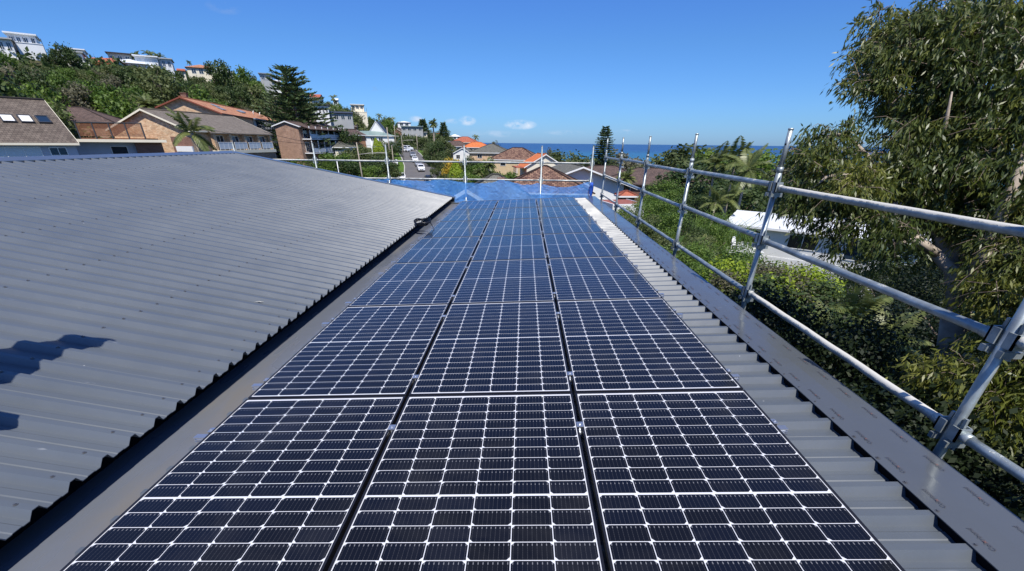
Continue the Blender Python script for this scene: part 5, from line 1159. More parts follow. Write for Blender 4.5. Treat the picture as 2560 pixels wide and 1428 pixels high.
# street trees and garden trees around the road: px, py of the top, D, crown scale, key, label
def tree_at(px, pytop, D, key, label, base_h, group=None, s=None, wide=1.0, **k):
    P = at(px, pytop, D); g = gz(P[0], P[1]); H = max(.6, P[2]-g); s_ = H/base_h
    o = place_tree(key, P[0], P[1], s_*wide, label, group, sz=1/wide, **k); return o
FH, MH, SH = 7.3, 5.75, 2.35
for px, py, D, w, key, lab in (
    (860, 316, 140, 1.0, 'mid2', 'dark leafy tree beside the orange brick house'),
    (884, 352, 118, 1.1, 'mid1', 'olive tree left of the bent power pole'),
    (835, 372, 104, 1.2, 'mid0', 'bright green garden tree behind the hedge'),
    (868, 398, 98, 1.5, 'mid2', 'dark shrubby tree in front of the hedge by the pole'),
    (925, 362, 118, 1.2, 'mid1', 'wide olive tree right of the bent power pole'),
    (955, 366, 124, .9, 'mid1', 'olive tree on the left side of the street behind the guard rail'),
    (945, 392, 104, 1.4, 'mid2', 'dark green bushy tree low beside the street on its left'),
    (912, 405, 99, 1.5, 'mid0', 'green bush between the pole and the street'),
    (968, 405, 104, 1.1, 'mid1', 'olive bush at the left kerb of the street'),
    (985, 352, 160, 1.0, 'far1', 'dark tree at the far left bend of the street'),
    (960, 350, 165, 1.1, 'far4', 'olive tree below the green-grey metal roof'),
    (1032, 341, 205, 1.1, 'far1', 'dark tree closing the far end of the street'),
    (1052, 339, 185, 1.2, 'far0', 'spreading olive tree beyond the parked white cars'),
    (1010, 345, 200, .9, 'far4', 'olive tree beyond the bend in front of the brown brick house'),
    (1086, 350, 140, .95, 'mid2', 'large dark street tree on the right kerb'),
    (1106, 338, 160, .95, 'mid1', 'tall olive street tree right of the road'),
    (1074, 358, 146, .8, 'mid1', 'lower olive street tree over the parked cars'),
    (1104, 376, 112, .8, 'mid1', 'street tree with visible trunk on the grass verge'),
    (1145, 395, 112, 1.2, 'mid1', 'olive shrub behind the yellow tree'),
    (1186, 392, 108, 1.1, 'mid2', 'dark garden shrub by the small white gable house'),
    (1205, 398, 98, 1.2, 'mid0', 'green garden shrub in front of the wide grey-green roof'),
    (1160, 424, 86, 1.3, 'mid0', 'yellowish green shrub above the netting'),
    (1125, 428, 80, 1.3, 'mid1', 'olive garden shrub beside the lime cone'),
    (1232, 420, 92, 1.0, 'mid1', 'olive shrub left of the cream brick house'),
    (1262, 430, 74, 1.0, 'shrub0', 'leafy shrub behind the mottled grey roof'),
    (1415, 376, 170, 1.5, 'far0', 'broad olive tree against the sea left of the pine'),
    (1455, 388, 150, 1.3, 'far4', 'rounded olive tree just left of the sea pine'),
    (1385, 388, 180, 1.0, 'far1', 'dark tree above the bright orange gable'),
    (1366, 370, 220, .7, 'far3', 'thin pale tree on the edge of the sea'),
    (1232, 352, 330, .8, 'far3', 'bare looking thin tree at the left end of the sea horizon'),
    (1572, 376, 190, 1.3, 'far3', 'brownish rounded tree against the sea between two scaffold posts'),
    (1700, 404, 150, 1.2, 'far1', 'dark tree above the large faded brown roof'),
    (1655, 452, 56, 1.3, 'fine0', 'bright leafy tree below the faded brown roof'),
    (1610, 480, 46, 1.3, 'fine0', 'bright green tree right of the terracotta porch roof'),
    (1650, 498, 34, 1.1, 'fine0', 'broad glossy green tree behind the third scaffold post'),
    (1598, 520, 30, 1.2, 'fine1', 'olive green shrub behind the low guard rail'),
    (1720, 352, 120, 1.5, 'mid1', 'tall rounded olive tree against the sea, left half of the big clump'),
    (1790, 340, 112, 1.4, 'mid1', 'tall olive tree against the sea, middle of the big clump'),
    (1850, 348, 108, 1.3, 'mid0', 'tall green tree at the right end of the big clump before the sea'),
    (1760, 400, 84, 1.4, 'mid2', 'dark tree in the middle of the garden on the right'),
    (1830, 440, 72, 1.4, 'mid2', 'dark tree behind the white weatherboard house'),
    (1925, 398, 120, 1.4, 'mid3', 'dry grey-green tree between the big clump and the gum tree'),
    (1965, 425, 90, 1.4, 'mid1', 'olive tree behind the near scaffold post'),
    (1735, 480, 54, 1.3, 'fine2', 'dark leafy tree left of the bamboo'),
    (1700, 530, 36, 1.2, 'fine2', 'dark broad shrub behind the fourth scaffold post'),
    (1775, 535, 40, 1.1, 'fine0', 'leafy tree in front of the bamboo'),
    (1745, 575, 30, 1.2, 'fine1', 'tall mixed shrub left of the white deck chair'),
    (1830, 612, 24.5, 1.3, 'fine0', 'bright yellow-green shrub below the white deck chair'),
    (1880, 640, 20, 1.3, 'fine0', 'fresh green shrub beside the lattice of the white house'),
    (1775, 618, 24, 1.3, 'fine0', 'dark green shrub above the small lawn'),
    (1905, 660, 16.5, 1.2, 'fine4', 'dry twiggy shrub behind the near scaffold post'),
    (1945, 640, 17.5, 1.2, 'fine3', 'lime green shrub right of the near scaffold post'),
    (1700, 632, 21, 1.3, 'fine0', 'low green shrub along the roof edge before the lawn'),
    (1655, 585, 26, 1.3, 'fine1', 'olive shrub beside the tan ground cover'),
    (1850, 715, 14.5, 1.2, 'fine1', 'low variegated shrub on the near side of the lawn'),
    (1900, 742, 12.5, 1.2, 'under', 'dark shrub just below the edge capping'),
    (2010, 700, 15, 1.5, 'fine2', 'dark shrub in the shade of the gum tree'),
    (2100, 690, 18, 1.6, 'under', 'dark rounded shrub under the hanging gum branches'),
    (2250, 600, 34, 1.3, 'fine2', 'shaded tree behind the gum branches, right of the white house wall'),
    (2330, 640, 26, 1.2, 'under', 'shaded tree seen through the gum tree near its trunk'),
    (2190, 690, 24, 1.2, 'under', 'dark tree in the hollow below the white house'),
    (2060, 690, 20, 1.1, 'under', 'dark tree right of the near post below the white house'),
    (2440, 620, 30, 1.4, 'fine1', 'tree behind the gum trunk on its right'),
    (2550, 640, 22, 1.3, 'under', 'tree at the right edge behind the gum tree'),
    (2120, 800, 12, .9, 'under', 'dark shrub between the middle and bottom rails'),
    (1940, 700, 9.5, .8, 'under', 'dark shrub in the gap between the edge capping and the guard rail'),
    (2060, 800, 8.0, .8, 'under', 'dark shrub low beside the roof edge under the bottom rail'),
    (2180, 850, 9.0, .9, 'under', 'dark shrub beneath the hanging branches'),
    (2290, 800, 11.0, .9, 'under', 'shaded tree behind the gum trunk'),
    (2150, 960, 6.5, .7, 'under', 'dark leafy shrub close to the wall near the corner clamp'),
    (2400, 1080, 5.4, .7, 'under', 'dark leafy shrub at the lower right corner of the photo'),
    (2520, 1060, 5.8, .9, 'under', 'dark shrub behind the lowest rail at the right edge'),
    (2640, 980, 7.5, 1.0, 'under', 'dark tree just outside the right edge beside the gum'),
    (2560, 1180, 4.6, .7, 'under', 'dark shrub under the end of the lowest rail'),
    ):
    bh = FH if key.startswith('far') else (5.8 if key[:3] in ('mid', 'fin', 'und') else SH)
    tree_at(px, py, D, key, lab, bh, wide=w, cat='shrub' if D < 32 and 'shrub' in lab else 'tree')
# yellow flowering tree and lime green clipped cone
ro = empty('tree'); np_quads('crown', crown_quads(401, 2.1, 3.6, 26, 110, .26, base=.3), [MAT['lf_yellow']], ro); mb = MB(); limbs(mb, 5, 2.1, 3.6, .1); mb.build('trunk', MAT['bark'], ro, uv=False)
P = at(1128, 396, 104); ro.location = (P[0], P[1], gz(P[0], P[1])); ro.scale = (1.25, 1.25, (P[2]-ro.location.z)/3.7); tag(ro, 'bright yellow leaved tree beside the lime green cone', 'tree')
def cone_quads(seed, R, H, n, size, p=1.0):
    rg = np.random.default_rng(seed); h = rg.random(n)**1.25; th = rg.random(n)*2*math.pi; r = R*(1-h)**p*(.80+.2*rg.random(n))
    r = r*(1+.10*np.sin(5*th+h*9))
    c = np.stack([r*np.cos(th), r*np.sin(th), h*H], 1); nv = unit(np.stack([np.cos(th), np.sin(th), np.full(n, .35)], 1)+rg.normal(size=(n, 3))*.4)
    a = unit(np.cross(nv, rg.normal(size=(n, 3)))+np.array([0, 0, .5])); w_ = unit(np.cross(a, nv)); s = size*(.6+.8*rg.random(n)); return quads_from(c, a, w_, s, s*.6)
for px, py, D, R, lab in ((1138, 404, 88, 2.5, 'lime green cone shaped conifer above the netting'), (939, 346, 150, 2.2, 'rounded lime green shrub beside the green-grey metal roof'), (950, 355, 148, 1.7, 'second lime green shrub, the lower one beside the metal roof')):
    P = at(px, py, D); g = gz(P[0], P[1]); H = P[2]-g; ro = empty('shrub', (P[0], P[1], g)); np_quads('crown', cone_quads(int(px), R, H, 5000, .26, .62), MAT['lf_lime'], ro); mb = MB(); mb.tube([(0, 0, -.4), (0, 0, H*.5)], .09, 6); mb.build('trunk', MAT['bark'], ro, uv=False); tag(ro, lab, 'shrub')
# clipped hedge and garden greenery left of the street
def hedge(px0, px1, pyt, D0, D1, h, label, leaf='lf_green', th=1.2, n=9000, size=.2):
    A, B_ = at(px0, pyt, D0), at(px1, pyt, D1); rg = np.random.default_rng(int(px0)); t_ = rg.random(n); side = rg.random(n)
    base = A[None, :]*(1-t_)[:, None]+B_[None, :]*t_[:, None]; d = unit((B_-A)[None, :])[0]; w = np.array([d[1], -d[0], 0])
    top = A[2]*(1-t_)+B_[2]*t_; top = top+.12*np.sin(t_*40)
    f = rg.random(n); zz = np.where(side < .45, top, top-h*f); off = np.where(side < .45, (rg.random(n)-.5)*th, th/2*np.where(side < .9, 1, -1))
    c = np.stack([base[:, 0]+w[0]*off, base[:, 1]+w[1]*off, zz], 1)+rg.normal(size=(n, 3))*.06
    nv = unit(rg.normal(size=(n, 3))+np.array([0, 0, .6])); a = unit(np.cross(nv, rg.normal(size=(n, 3)))); s = size*(.6+.8*rg.random(n))
    o = np_quads('hedge', quads_from(c, a, np.cross(nv, a), s, s*.7), MAT[leaf]); tag(o, label, 'hedge')
    mb = MB(); mb.box(0, 1, 0, 1, 0, 1); return o
hedge(650, 835, 402, 96, 96, 2.2, 'long clipped green hedge behind the far end of the left roof', 'lf_green')
lawn(*(at(885, 436, 92)[:2]), (9, 4)); lawn(*(at(835, 428, 88)[:2]), (6, 4))
lawn(*(at(1822, 690, 19)[:2]), (2.6, 3.2), h=.1); lawn(*(at(1105, 430, 120)[:2]), (4, 7)); lawn(*(at(1660, 612, 25)[:2]), (2.5, 3))

# ------------------------------------------------------------------ Norfolk pines
def pine(px, pytop, D, R, label, seed=1, lean=0., gaps=0, lv=26, leafsize=.5, p=.8, br=7, dens=16):
    P = at(px, pytop, D); g = gz(P[0], P[1]); H = P[2]-g; rg = np.random.default_rng(seed); ro = empty('pine_tree', (P[0], P[1], g))
    Q = []; mb = MB(); mb.tube([(0, 0, -.5), (lean*.3, 0, H*.4), (lean, 0, H*.97)], [R*.07, R*.045, .03], 8)
    for i in range(lv):
        f = (i+.5)/lv; h = H*(.10+.90*f); L = R*(1-f)**p*(.85+.3*rg.random())+.25; off = rg.random()*6.28; nb_ = br if f < .9 else 4
        for k in range(nb_):
            a = off+2*math.pi*k/nb_+rg.normal()*.12; Lb = L*(.8+.35*rg.random()); n = max(5, int(dens*Lb/R))
            dx = np.array([math.cos(a), math.sin(a), 0]); sd = np.array([-math.sin(a), math.cos(a), 0]); lx = lean*(h/H)
            up = (.16 if f < .8 else .5); 
            tt = np.linspace(.12, 1, n); cen = np.array([lx, 0, h])+dx*(tt*Lb)[:, None]+np.array([0, 0, 1])*((tt**2*up*Lb*.7-.05*Lb*tt))[:, None]
            for s in (-1, 1, 0):
                d = unit(dx*.75+sd*s*.75*(1 if s else 0)+np.array([0, 0, .35])+rg.normal(size=(n, 3))*.16); w_ = unit(np.cross(d, rg.normal(size=(n, 3))))
                ln = leafsize*(1.15-.55*tt)*(.8+.4*rg.random(n)); Q.append(quads_from(cen, d, w_, ln*1.2, ln*.34))
            mb.tube([(lx, 0, h), tuple(cen[-1])], [.05*R/4, .012], 4, caps=False)
    np_quads('crown', np.concatenate(Q), MAT['lf_pine'], ro); mb.build('trunk', MAT['bark'], ro, uv=False)
    tag(ro, label, 'pine tree'); return ro
pine(722, 172, 138, 11.0, 'very large dark pine with upswept branches breaking the skyline behind the brick flats', 3, lv=19, leafsize=1.7, p=.5, br=6, dens=17, lean=-.8)
pine(1515, 318, 158, 6.0, 'tall symmetrical pine standing against the sea behind the corner of the scaffold', 5, lv=26, leafsize=1.05, p=.75, br=7, dens=15)
pine(1056, 300, 330, 6.6, 'left one of two small pines on the distant skyline', 6, lv=16, leafsize=1.7, br=6, dens=11)
pine(1108, 308, 335, 6.0, 'right one of two small pines on the distant skyline', 7, lv=16, leafsize=1.6, br=6, dens=11)
# ------------------------------------------------------------------ palms
def palm_parts(seed, H, r, nf, fl, leaf, droop=1.0, nleaf=22, lw=.07, lean=.3):
    ro = empty('palm_tree'); rg = random.Random(seed); mb = MB()
    path = [(lean*H*.06*(k/6)**2, 0, -.5+(H+.5)*k/6) for k in range(7)]; mb.tube(path, [r*(1.25-.4*k/6) for k in range(7)], 9); mb.build('trunk', MAT['barkp'], ro, uv=False)
    top = Vector(path[-1]); Q = []; st = MB()
    for i in range(nf):
        a = 2*math.pi*i/nf*1.618*3+rg.random()*.3; el = math.radians(rg.uniform(-25, 80)); L = fl*rg.uniform(.85, 1.1); d0 = Vector((math.cos(a)*math.cos(el), math.sin(a)*math.cos(el), math.sin(el)))
        P = top.copy(); d = d0.copy(); seg = 9; pts = [P.copy()]
        for k in range(seg):
            P = P+d*(L/seg); d = (d+Vector((0, 0, -1))*droop*.17).normalized(); pts.append(P.copy())
        st.tube([tuple(p) for p in pts], [.03*fl/2.5*(1-k/(seg+1)) for k in range(seg+1)], 4, caps=False)
        for k in range(nleaf):
            t_ = .12+.88*k/nleaf; x = t_*seg; i0 = min(seg-1, int(x)); f = x-i0; c = pts[i0].lerp(pts[i0+1], f); tn = (pts[i0+1]-pts[i0]).normalized(); sd = tn.cross(Vector((0, 0, 1)))
            if sd.length < .05: sd = Vector((1, 0, 0))
            sd.normalize(); ll = fl*.30*math.sin(math.pi*min(1, t_*.9+.12))**.6
            for s in (-1, 1):
                ld = (sd*s+tn*.55+Vector((0, 0, -.35-.25*rg.random()))).normalized(); wv = ld.cross(tn).normalized() if ld.cross(tn).length > .01 else Vector((0, 0, 1)); wv = ld.cross(wv).normalized(); w_ = lw*fl/2.5
                Q.append([tuple(c), tuple(c+ld*ll*.45-wv*w_), tuple(c+ld*ll), tuple(c+ld*ll*.45+wv*w_)])
    np_quads('fronds', np.array(Q), MAT[leaf], ro); st.build('frond_stems', MAT['lf_palm'], ro, uv=False)
    return ro
PPROTO = {}
def palm(key, px, pytop, D, label, ref, group=None, s=None, base=None, name='palm_tree', cat='palm tree'):
    kw = PPROTO_DEF[key]; H0 = kw[1]
    P = at(px, pytop, D); g = gz(P[0], P[1]) if base is None else base
    sc_ = (P[2]-g)/(H0+ref)
    if key not in PPROTO: PPROTO[key] = palm_parts(*kw[:6], **kw[6]); o = PPROTO[key]
    else: o = copy_tree(PPROTO[key])
    o.location = (P[0], P[1], g); o.scale = (sc_*(s or 1), sc_*(s or 1), sc_); o.rotation_euler = (0, 0, rnd.random()*6)
    tag(o, label, cat, group); return o
PPROTO_DEF = {'bang': (11, 8.5, .13, 13, 2.8, 'lf_palm', dict(droop=1.0)), 'date': (12, 7.5, .3, 34, 2.6, 'lf_palm', dict(droop=1.1, nleaf=20)), 'far': (13, 7.0, .16, 12, 2.5, 'lf_palm', dict(droop=1.2, nleaf=14, lw=.12)), 'low': (14, 1.2, .12, 16, 2.4, 'lf_palm', dict(droop=1.0, nleaf=26))}
for px, py, D, key, lab in ((1082, 298, 300, 'date', 'stout date palm with round head between the two small pines'), (1190, 336, 330, 'far', 'slender palm alone against the sky above the bright orange roof'),
    (335, 126, 200, 'far', 'left of the ridge palms beside the pale green roof'), (372, 124, 205, 'far', 'middle one of the ridge palms above the skillion roof'), (392, 132, 212, 'far', 'right one of the ridge palms, with drooping head'),
    (832, 236, 270, 'far', 'palm on the hill right of the cream gable'), (470, 150, 235, 'far', 'palm on the ridge left of the orange hipped house'),
    (890, 296, 200, 'bang', 'tall thin palm with white trunk behind the steep white gable, left'), (905, 312, 198, 'bang', 'tall thin palm with white trunk, right one of the pair'), (948, 283, 330, 'far', 'palm on the hill shoulder against the sky'), (980, 292, 320, 'far', 'broad headed palm on the skyline above the brown gable'),
    (1095, 338, 190, 'far', 'palm rising out of the street trees'), (1222, 396, 92, 'date', 'palm in front of the cream brick house'), (1195, 420, 90, 'date', 'young palm beside the lime cone'),
    (1568, 424, 74, 'date', 'date palm in front of the faded brown roof'),
    (1800, 372, 66, 'bang', 'left one of the tall garden palms in front of the sea clump'), (1850, 362, 64, 'bang', 'middle one of the tall garden palms, highest head'), (1880, 380, 60, 'bang', 'right one of the tall garden palms'), (1828, 470, 52, 'bang', 'lower garden palm with thin pale trunk'), (1795, 478, 50, 'bang', 'lower garden palm with hanging dead frond'),
    (1760, 600, 30, 'bang', 'young palm among the garden shrubs'), (2160, 735, 16, 'bang', 'shaded palm under the gum tree, nearest the guard rail'), (2090, 800, 13, 'bang', 'shaded low palm close to the edge capping'), (2240, 800, 15, 'bang', 'shaded palm right of the gum hollow'), (360, 238, 112, 'date', 'spiky yucca-like palm left of the orange roof')):
    palm(key, px, py, D, lab, {'bang': 1.6, 'date': 1.7, 'far': 1.4, 'low': 1.4}[key], s={'date': 1.0}.get(key), cat='palm tree')
# leaning palm in front of the verandah house
o = copy_tree(PPROTO['bang']); P = at(478, 312, 58); g = gz(P[0], P[1]); o.location = (P[0]+.8, P[1], g); s_ = (P[2]-g)/9.2; o.scale = (s_*.9, s_*.9, s_); o.rotation_euler = (0, -.12, 1); tag(o, 'windblown palm in front of the tan brick gable', 'palm tree')
# banana clump and bamboo in the right hand garden
def blades(seed, n, H, wid, leaf, label, px, py, D, name, cat, spread=.9, lean=.5, seg=4):
    P = at(px, py, D); g = gz(P[0], P[1]); k_ = (P[2]-g)/H; rg = random.Random(seed); Q = []
    for i in range(n):
        a = rg.random()*6.28; r0 = spread*rg.random(); P0 = Vector((r0*math.cos(a*3), r0*math.sin(a*3), rg.random()*H*.35)); d = Vector((math.cos(a)*lean, math.sin(a)*lean, 1)).normalized(); L = H*rg.uniform(.5, .8); prev = None
        for s in range(seg+1):
            t_ = s/seg; w_ = wid*math.sin(math.pi*min(.98, t_*.9+.08)); sd = d.cross(Vector((0, 0, 1))); sd = sd.normalized() if sd.length > .01 else Vector((1, 0, 0)); A_, B2 = P0-sd*w_, P0+sd*w_
            if prev: Q.append([tuple(prev[0]), tuple(A_), tuple(B2), tuple(prev[1])])
            prev = (A_, B2); P0 = P0+d*L/seg; d = (d+Vector((math.cos(a), math.sin(a), -.9))*.22).normalized()
    ro = empty(name, (P[0], P[1], g)); np_quads('leaves', np.array(Q), MAT[leaf], ro); mb = MB()
    for i in range(5): a = i*1.3; mb.tube([(spread*.5*math.cos(a), spread*.5*math.sin(a), -.3), (spread*.55*math.cos(a), spread*.55*math.sin(a), H*.45)], .07, 6)
    mb.build('stems', MAT['lf_green'], ro, uv=False); ro.scale = (k_, k_, k_); tag(ro, label, cat)
blades(31, 40, 3.0, .17, 'lf_green', 'banana clump with broad pale green leaves beside the scaffold post', 1722, 545, 27, 'banana_plant', 'plant')
blades(32, 300, 4.5, .03, 'lf_green', 'stand of feathery bamboo in the middle of the right hand garden', 1790, 505, 44, 'bamboo', 'bamboo', spread=2.2, lean=.25)
blades(33, 260, 4.5, .03, 'lf_green', 'second stand of bamboo beside the white house', 1845, 530, 46, 'bamboo', 'bamboo', spread=2.0, lean=.25)
blades(34, 46, 1.1, .045, 'lf_lime', 'spiky yellow-green bromeliad beside the lawn', 1738, 615, 24, 'spiky_plant', 'plant', spread=.4, lean=.9)
blades(35, 60, 1.6, .045, 'lf_dry', 'dry spiky plant below the lattice of the white house', 1925, 640, 18, 'spiky_plant', 'plant', spread=.5, lean=.6)

# ------------------------------------------------------------------ undergrowth on the ground
def cover(name, label, pxr, Dr, n, size, leaf, hmax, seed, cat='undergrowth', dens=0):
    rg = np.random.default_rng(seed); a0, a1 = az_of(pxr[0]), az_of(pxr[1]); a = rg.uniform(a0, a1, n); D = np.sqrt(rg.uniform(Dr[0]**2, Dr[1]**2, n)); x = CAM[0]+D*np.sin(a); y = CAM[1]+D*np.cos(a)
    z = np.array([gz(p, q_) for p, q_ in zip(x, y)]); bump_ = (np.sin(x*1.3+y*.7)+np.sin(x*.5-y*1.1+2)+2)/4; z = z+hmax*bump_*rg.random(n)**.6
    nv = unit(rg.normal(size=(n, 3))+np.array([0, 0, .8])); b_ = unit(np.cross(nv, rg.normal(size=(n, 3)))); s = size*(.5+rg.random(n))*(D/np.mean(D))**.5
    o = np_quads(name, quads_from(np.stack([x, y, z], 1), b_, np.cross(nv, b_), s, s*.6), MAT[leaf]); tag(o, label, cat, kind='stuff'); return o
cover('undergrowth', 'shaded undergrowth below the gum tree', (1860, 4200), (3.4, 16), 80000, .085, 'lf_shade', 2.6, 51)
cover('undergrowth', 'shaded undergrowth farther below the gum tree', (1950, 3000), (16, 36), 40000, .16, 'lf_shade', 1.8, 58)
cover('undergrowth', 'mixed garden undergrowth on the right', (1500, 2000), (16, 75), 36000, .26, 'lf_dark', 1.4, 52)
cover('undergrowth', 'scrub covering the wooded hill', (-120, 900), (100, 245), 42000, 1.0, 'lf_dark', 2.6, 53)
cover('undergrowth', 'scrub on the hill shoulder and skyline', (850, 1300), (190, 460), 16000, 1.6, 'lf_olive', 2.4, 54)
cover('undergrowth', 'coastal scrub in front of the sea', (1250, 2500), (150, 470), 26000, 1.7, 'lf_olive', 3.0, 55)
cover('undergrowth', 'garden plants left of the street', (640, 990), (70, 150), 16000, .5, 'lf_olive', 1.2, 56)
cover('undergrowth', 'garden plants right of the street', (1110, 1500), (60, 150), 12000, .45, 'lf_olive', 1.0, 57)

# ------------------------------------------------------------------ the large gum tree on the right
def along(a, b_, n): return [tuple(np.array(a)*(1-t_)+np.array(b_)*t_) for t_ in np.linspace(0, 1, n)]
gt = at(2392, 900, 8.6); GX_, GY_ = gt[0], gt[1]; gg = gz(GX_, GY_)
gum = tag(empty('gum_tree', (GX_, GY_, gg)), 'large gum tree with hanging narrow leaves filling the right side of the photo', 'tree')
O = np.array([GX_, GY_, gg])
def L_(px, py, D): return at(px, py, D)-O
mb = MB(); fork = L_(2390, 770, 8.5)
mb.tube([(.2, 0, -.5), (.1, 0, 2), tuple(L_(2395, 990, 8.6)), tuple(L_(2380, 870, 8.55)), tuple(fork)], [.30, .26, .20, .17, .15], 12)
limbsP = [
 [fork, L_(2400, 700, 8.5), L_(2345, 640, 8.5), L_(2250, 570, 8.4), L_(2160, 520, 8.2), L_(2100, 480, 8.0)],
 [fork, L_(2380, 660, 8.7), L_(2330, 560, 8.9), L_(2300, 440, 9.2), L_(2260, 300, 9.4), L_(2210, 180, 9.5)],
 [L_(2380, 660, 8.7), L_(2420, 520, 9.0), L_(2430, 380, 9.4), L_(2400, 200, 9.8), L_(2380, 60, 10)],
 [fork, L_(2460, 640, 8.3), L_(2520, 500, 8.4), L_(2580, 330, 8.7), L_(2620, 120, 9)],
 [L_(2250, 570, 8.4), L_(2200, 470, 8.6), L_(2170, 390, 8.8), L_(2120, 340, 8.9), L_(2060, 330, 8.9)],
 [L_(2260, 300, 9.4), L_(2220, 240, 9.3), L_(2170, 190, 9.2), L_(2125, 180, 9.1)],
 [L_(2345, 640, 8.5), L_(2290, 600, 8.1), L_(2220, 610, 7.9), L_(2100, 590, 7.8)],
 [L_(2380, 870, 8.55), L_(2440, 900, 7.9), L_(2500, 930, 7.2), L_(2470, 990, 6.9), L_(2380, 985, 6.7)],
 [L_(2500, 930, 7.2), L_(2540, 880, 7.0), L_(2590, 800, 7.0)],
 [L_(2430, 380, 9.4), L_(2500, 260, 9.2), L_(2560, 150, 9.0)],
 [L_(2300, 440, 9.2), L_(2360, 330, 9.0), L_(2380, 230, 8.8)],
 [L_(2200, 470, 8.6), L_(2150, 440, 8.3), L_(2070, 440, 8.1), L_(2020, 480, 8.0)],
]
for i, pth in enumerate(limbsP):
    n = len(pth); r0 = .105 if i < 4 else .05
    mb.tube([tuple(p) for p in pth], [r0*(1-.8*k/(n-1)) for k in range(n)], 8)
tr_ = mb.build('trunk', MAT['barkp'], gum, uv=False)
rg = np.random.default_rng(99)
# crown masses: px, py, D, radius px, depth, number of leaf sprays, kind (0 dark, 1 yellowish)
LOB = [(2270, 130, 9.6, 95, 120, 0), (2225, 150, 9.3, 52, 46, 0), (2215, 92, 9.5, 38, 30, 0), (2240, 60, 9.7, 50, 50, 0), (2330, 50, 9.8, 60, 56, 0), (2340, 190, 9.6, 110, 150, 0), (2450, 90, 9.8, 130, 170, 0), (2545, 30, 10, 120, 130, 1),
       (2195, 215, 9.1, 34, 20, 0), (2185, 160, 9.2, 30, 20, 0), (2200, 262, 9.0, 20, 6, 0), (2440, 260, 9.4, 130, 160, 0), (2560, 260, 9.2, 120, 130, 0), (2330, 310, 9.2, 90, 90, 0), (2390, 400, 9.2, 120, 130, 0), (2510, 430, 9.0, 120, 130, 0),
       (2245, 390, 8.8, 62, 54, 0), (2280, 470, 8.8, 75, 64, 0), (2140, 345, 8.9, 24, 10, 0), (2085, 325, 8.9, 20, 10, 0), (2060, 350, 8.9, 30, 20, 0), (2070, 400, 8.4, 48, 40, 0), (2025, 420, 8.3, 36, 26, 0), (2115, 440, 8.2, 62, 70, 1), (2170, 470, 8.3, 46, 44, 1), (2040, 480, 8.1, 48, 40, 0), (2000, 470, 8.2, 22, 14, 0), (2110, 500, 8.0, 52, 34, 0), (2190, 530, 8.0, 55, 30, 0),
       (2070, 560, 7.9, 32, 10, 0), (2150, 585, 7.8, 44, 12, 0), (2240, 590, 8.0, 44, 14, 0), (2350, 520, 9.2, 85, 56, 0), (2450, 550, 8.8, 90, 70, 0), (2545, 570, 8.4, 100, 84, 0), (2500, 700, 8.2, 80, 50, 0), (2570, 720, 8.0, 75, 50, 1), (2300, 640, 9.4, 40, 6, 0), (2190, 660, 8.8, 45, 9, 0), (2100, 650, 8.5, 36, 7, 0),
       (2510, 830, 7.6, 60, 36, 1), (2400, 965, 6.8, 52, 34, 1), (2340, 935, 6.9, 34, 18, 1), (2470, 930, 6.9, 50, 32, 1), (2540, 900, 6.9, 55, 36, 1), (2460, 1010, 6.8, 42, 18, 1), (2560, 980, 6.8, 45, 24, 1), (2460, 130, 10.4, 190, 110, 0), (2490, 350, 10.2, 190, 110, 0), (2440, 520, 9.9, 150, 70, 0)]
QD, QY = [], []; twigs = MB()
for (px, py, D, rp, ns, kd) in LOB:
    C_ = at(px, py, D); R3 = rp*zdepth(C_)/F; nsub = max(3, int(ns/9)); sub = unit(rg.normal(size=(nsub, 3)))*R3*(rg.random(nsub)**.4)[:, None]
    for s in range(int(ns*1.25)):
        v = unit(rg.normal(size=3)); rad = R3*(rg.random()**.33); P0 = (C_+v*rad*np.array([1, 1, .85]) if rg.random() < .07 else C_+sub[rg.integers(nsub)]*np.array([1, 1, .9])+v*.21*(rg.random()**.5)*np.array([1, 1, .7]))-O; nl = int(rg.integers(24, 42))
        ax = unit(v*np.array([1, 1, .4])+rg.normal(size=3)*.5); Lt = .20+.22*rg.random(); t_ = rg.random(nl)
        b0 = P0+ax*(t_*Lt)[:, None]+np.array([0, 0, -1])*((t_**2)*Lt*.5)[:, None]+rg.normal(size=(nl, 3))*.035
        d = unit(np.array([0, 0, -1])*.85+rg.normal(size=(nl, 3))*.42+ax*.35); w_ = unit(np.cross(d, rg.normal(size=(nl, 3)))); ln = (.066+.058*rg.random(nl)); wd = ln*(.20+.08*rg.random(nl))
        (QY if (kd == 1 and rg.random() < .8) or rg.random() < .12 else QD).append(quads_from(b0, d, w_, ln, wd))
        if s % 3 == 0: twigs.tube([tuple(P0-ax*.12), tuple(P0+ax*Lt*.6+np.array([0, 0, -.02])), tuple(P0+ax*Lt+np.array([0, 0, -.10]))], [.006, .004, .002], 3, caps=False)
SHADE_LOB = [((7.5, 3.0, .4), 1.5, 240), ((5.9, .9, -.6), 1.3, 220), ((8.9, 4.8, 1.0), 1.7, 240), ((6.7, 1.9, -2.4), 1.3, 200), ((9.8, 6.4, .2), 1.6, 160), ((5.2, -.2, -2.6), 1.2, 160), ((7.6, 1.2, .6), 1.5, 260), ((9.6, 2.8, 1.6), 1.8, 260), ((8.6, -1.4, 1.8), 1.8, 260), ((6.2, -2.2, .4), 1.4, 220), ((10.5, .2, 3.4), 2.0, 220), ((11.8, 4.6, 2.4), 1.8, 200), ((6.4, -.4, -1.6), 1.2, 160), ((5.4, -2.4, -1.2), 1.2, 160)]  # crown masses added out of view to shade the undergrowth
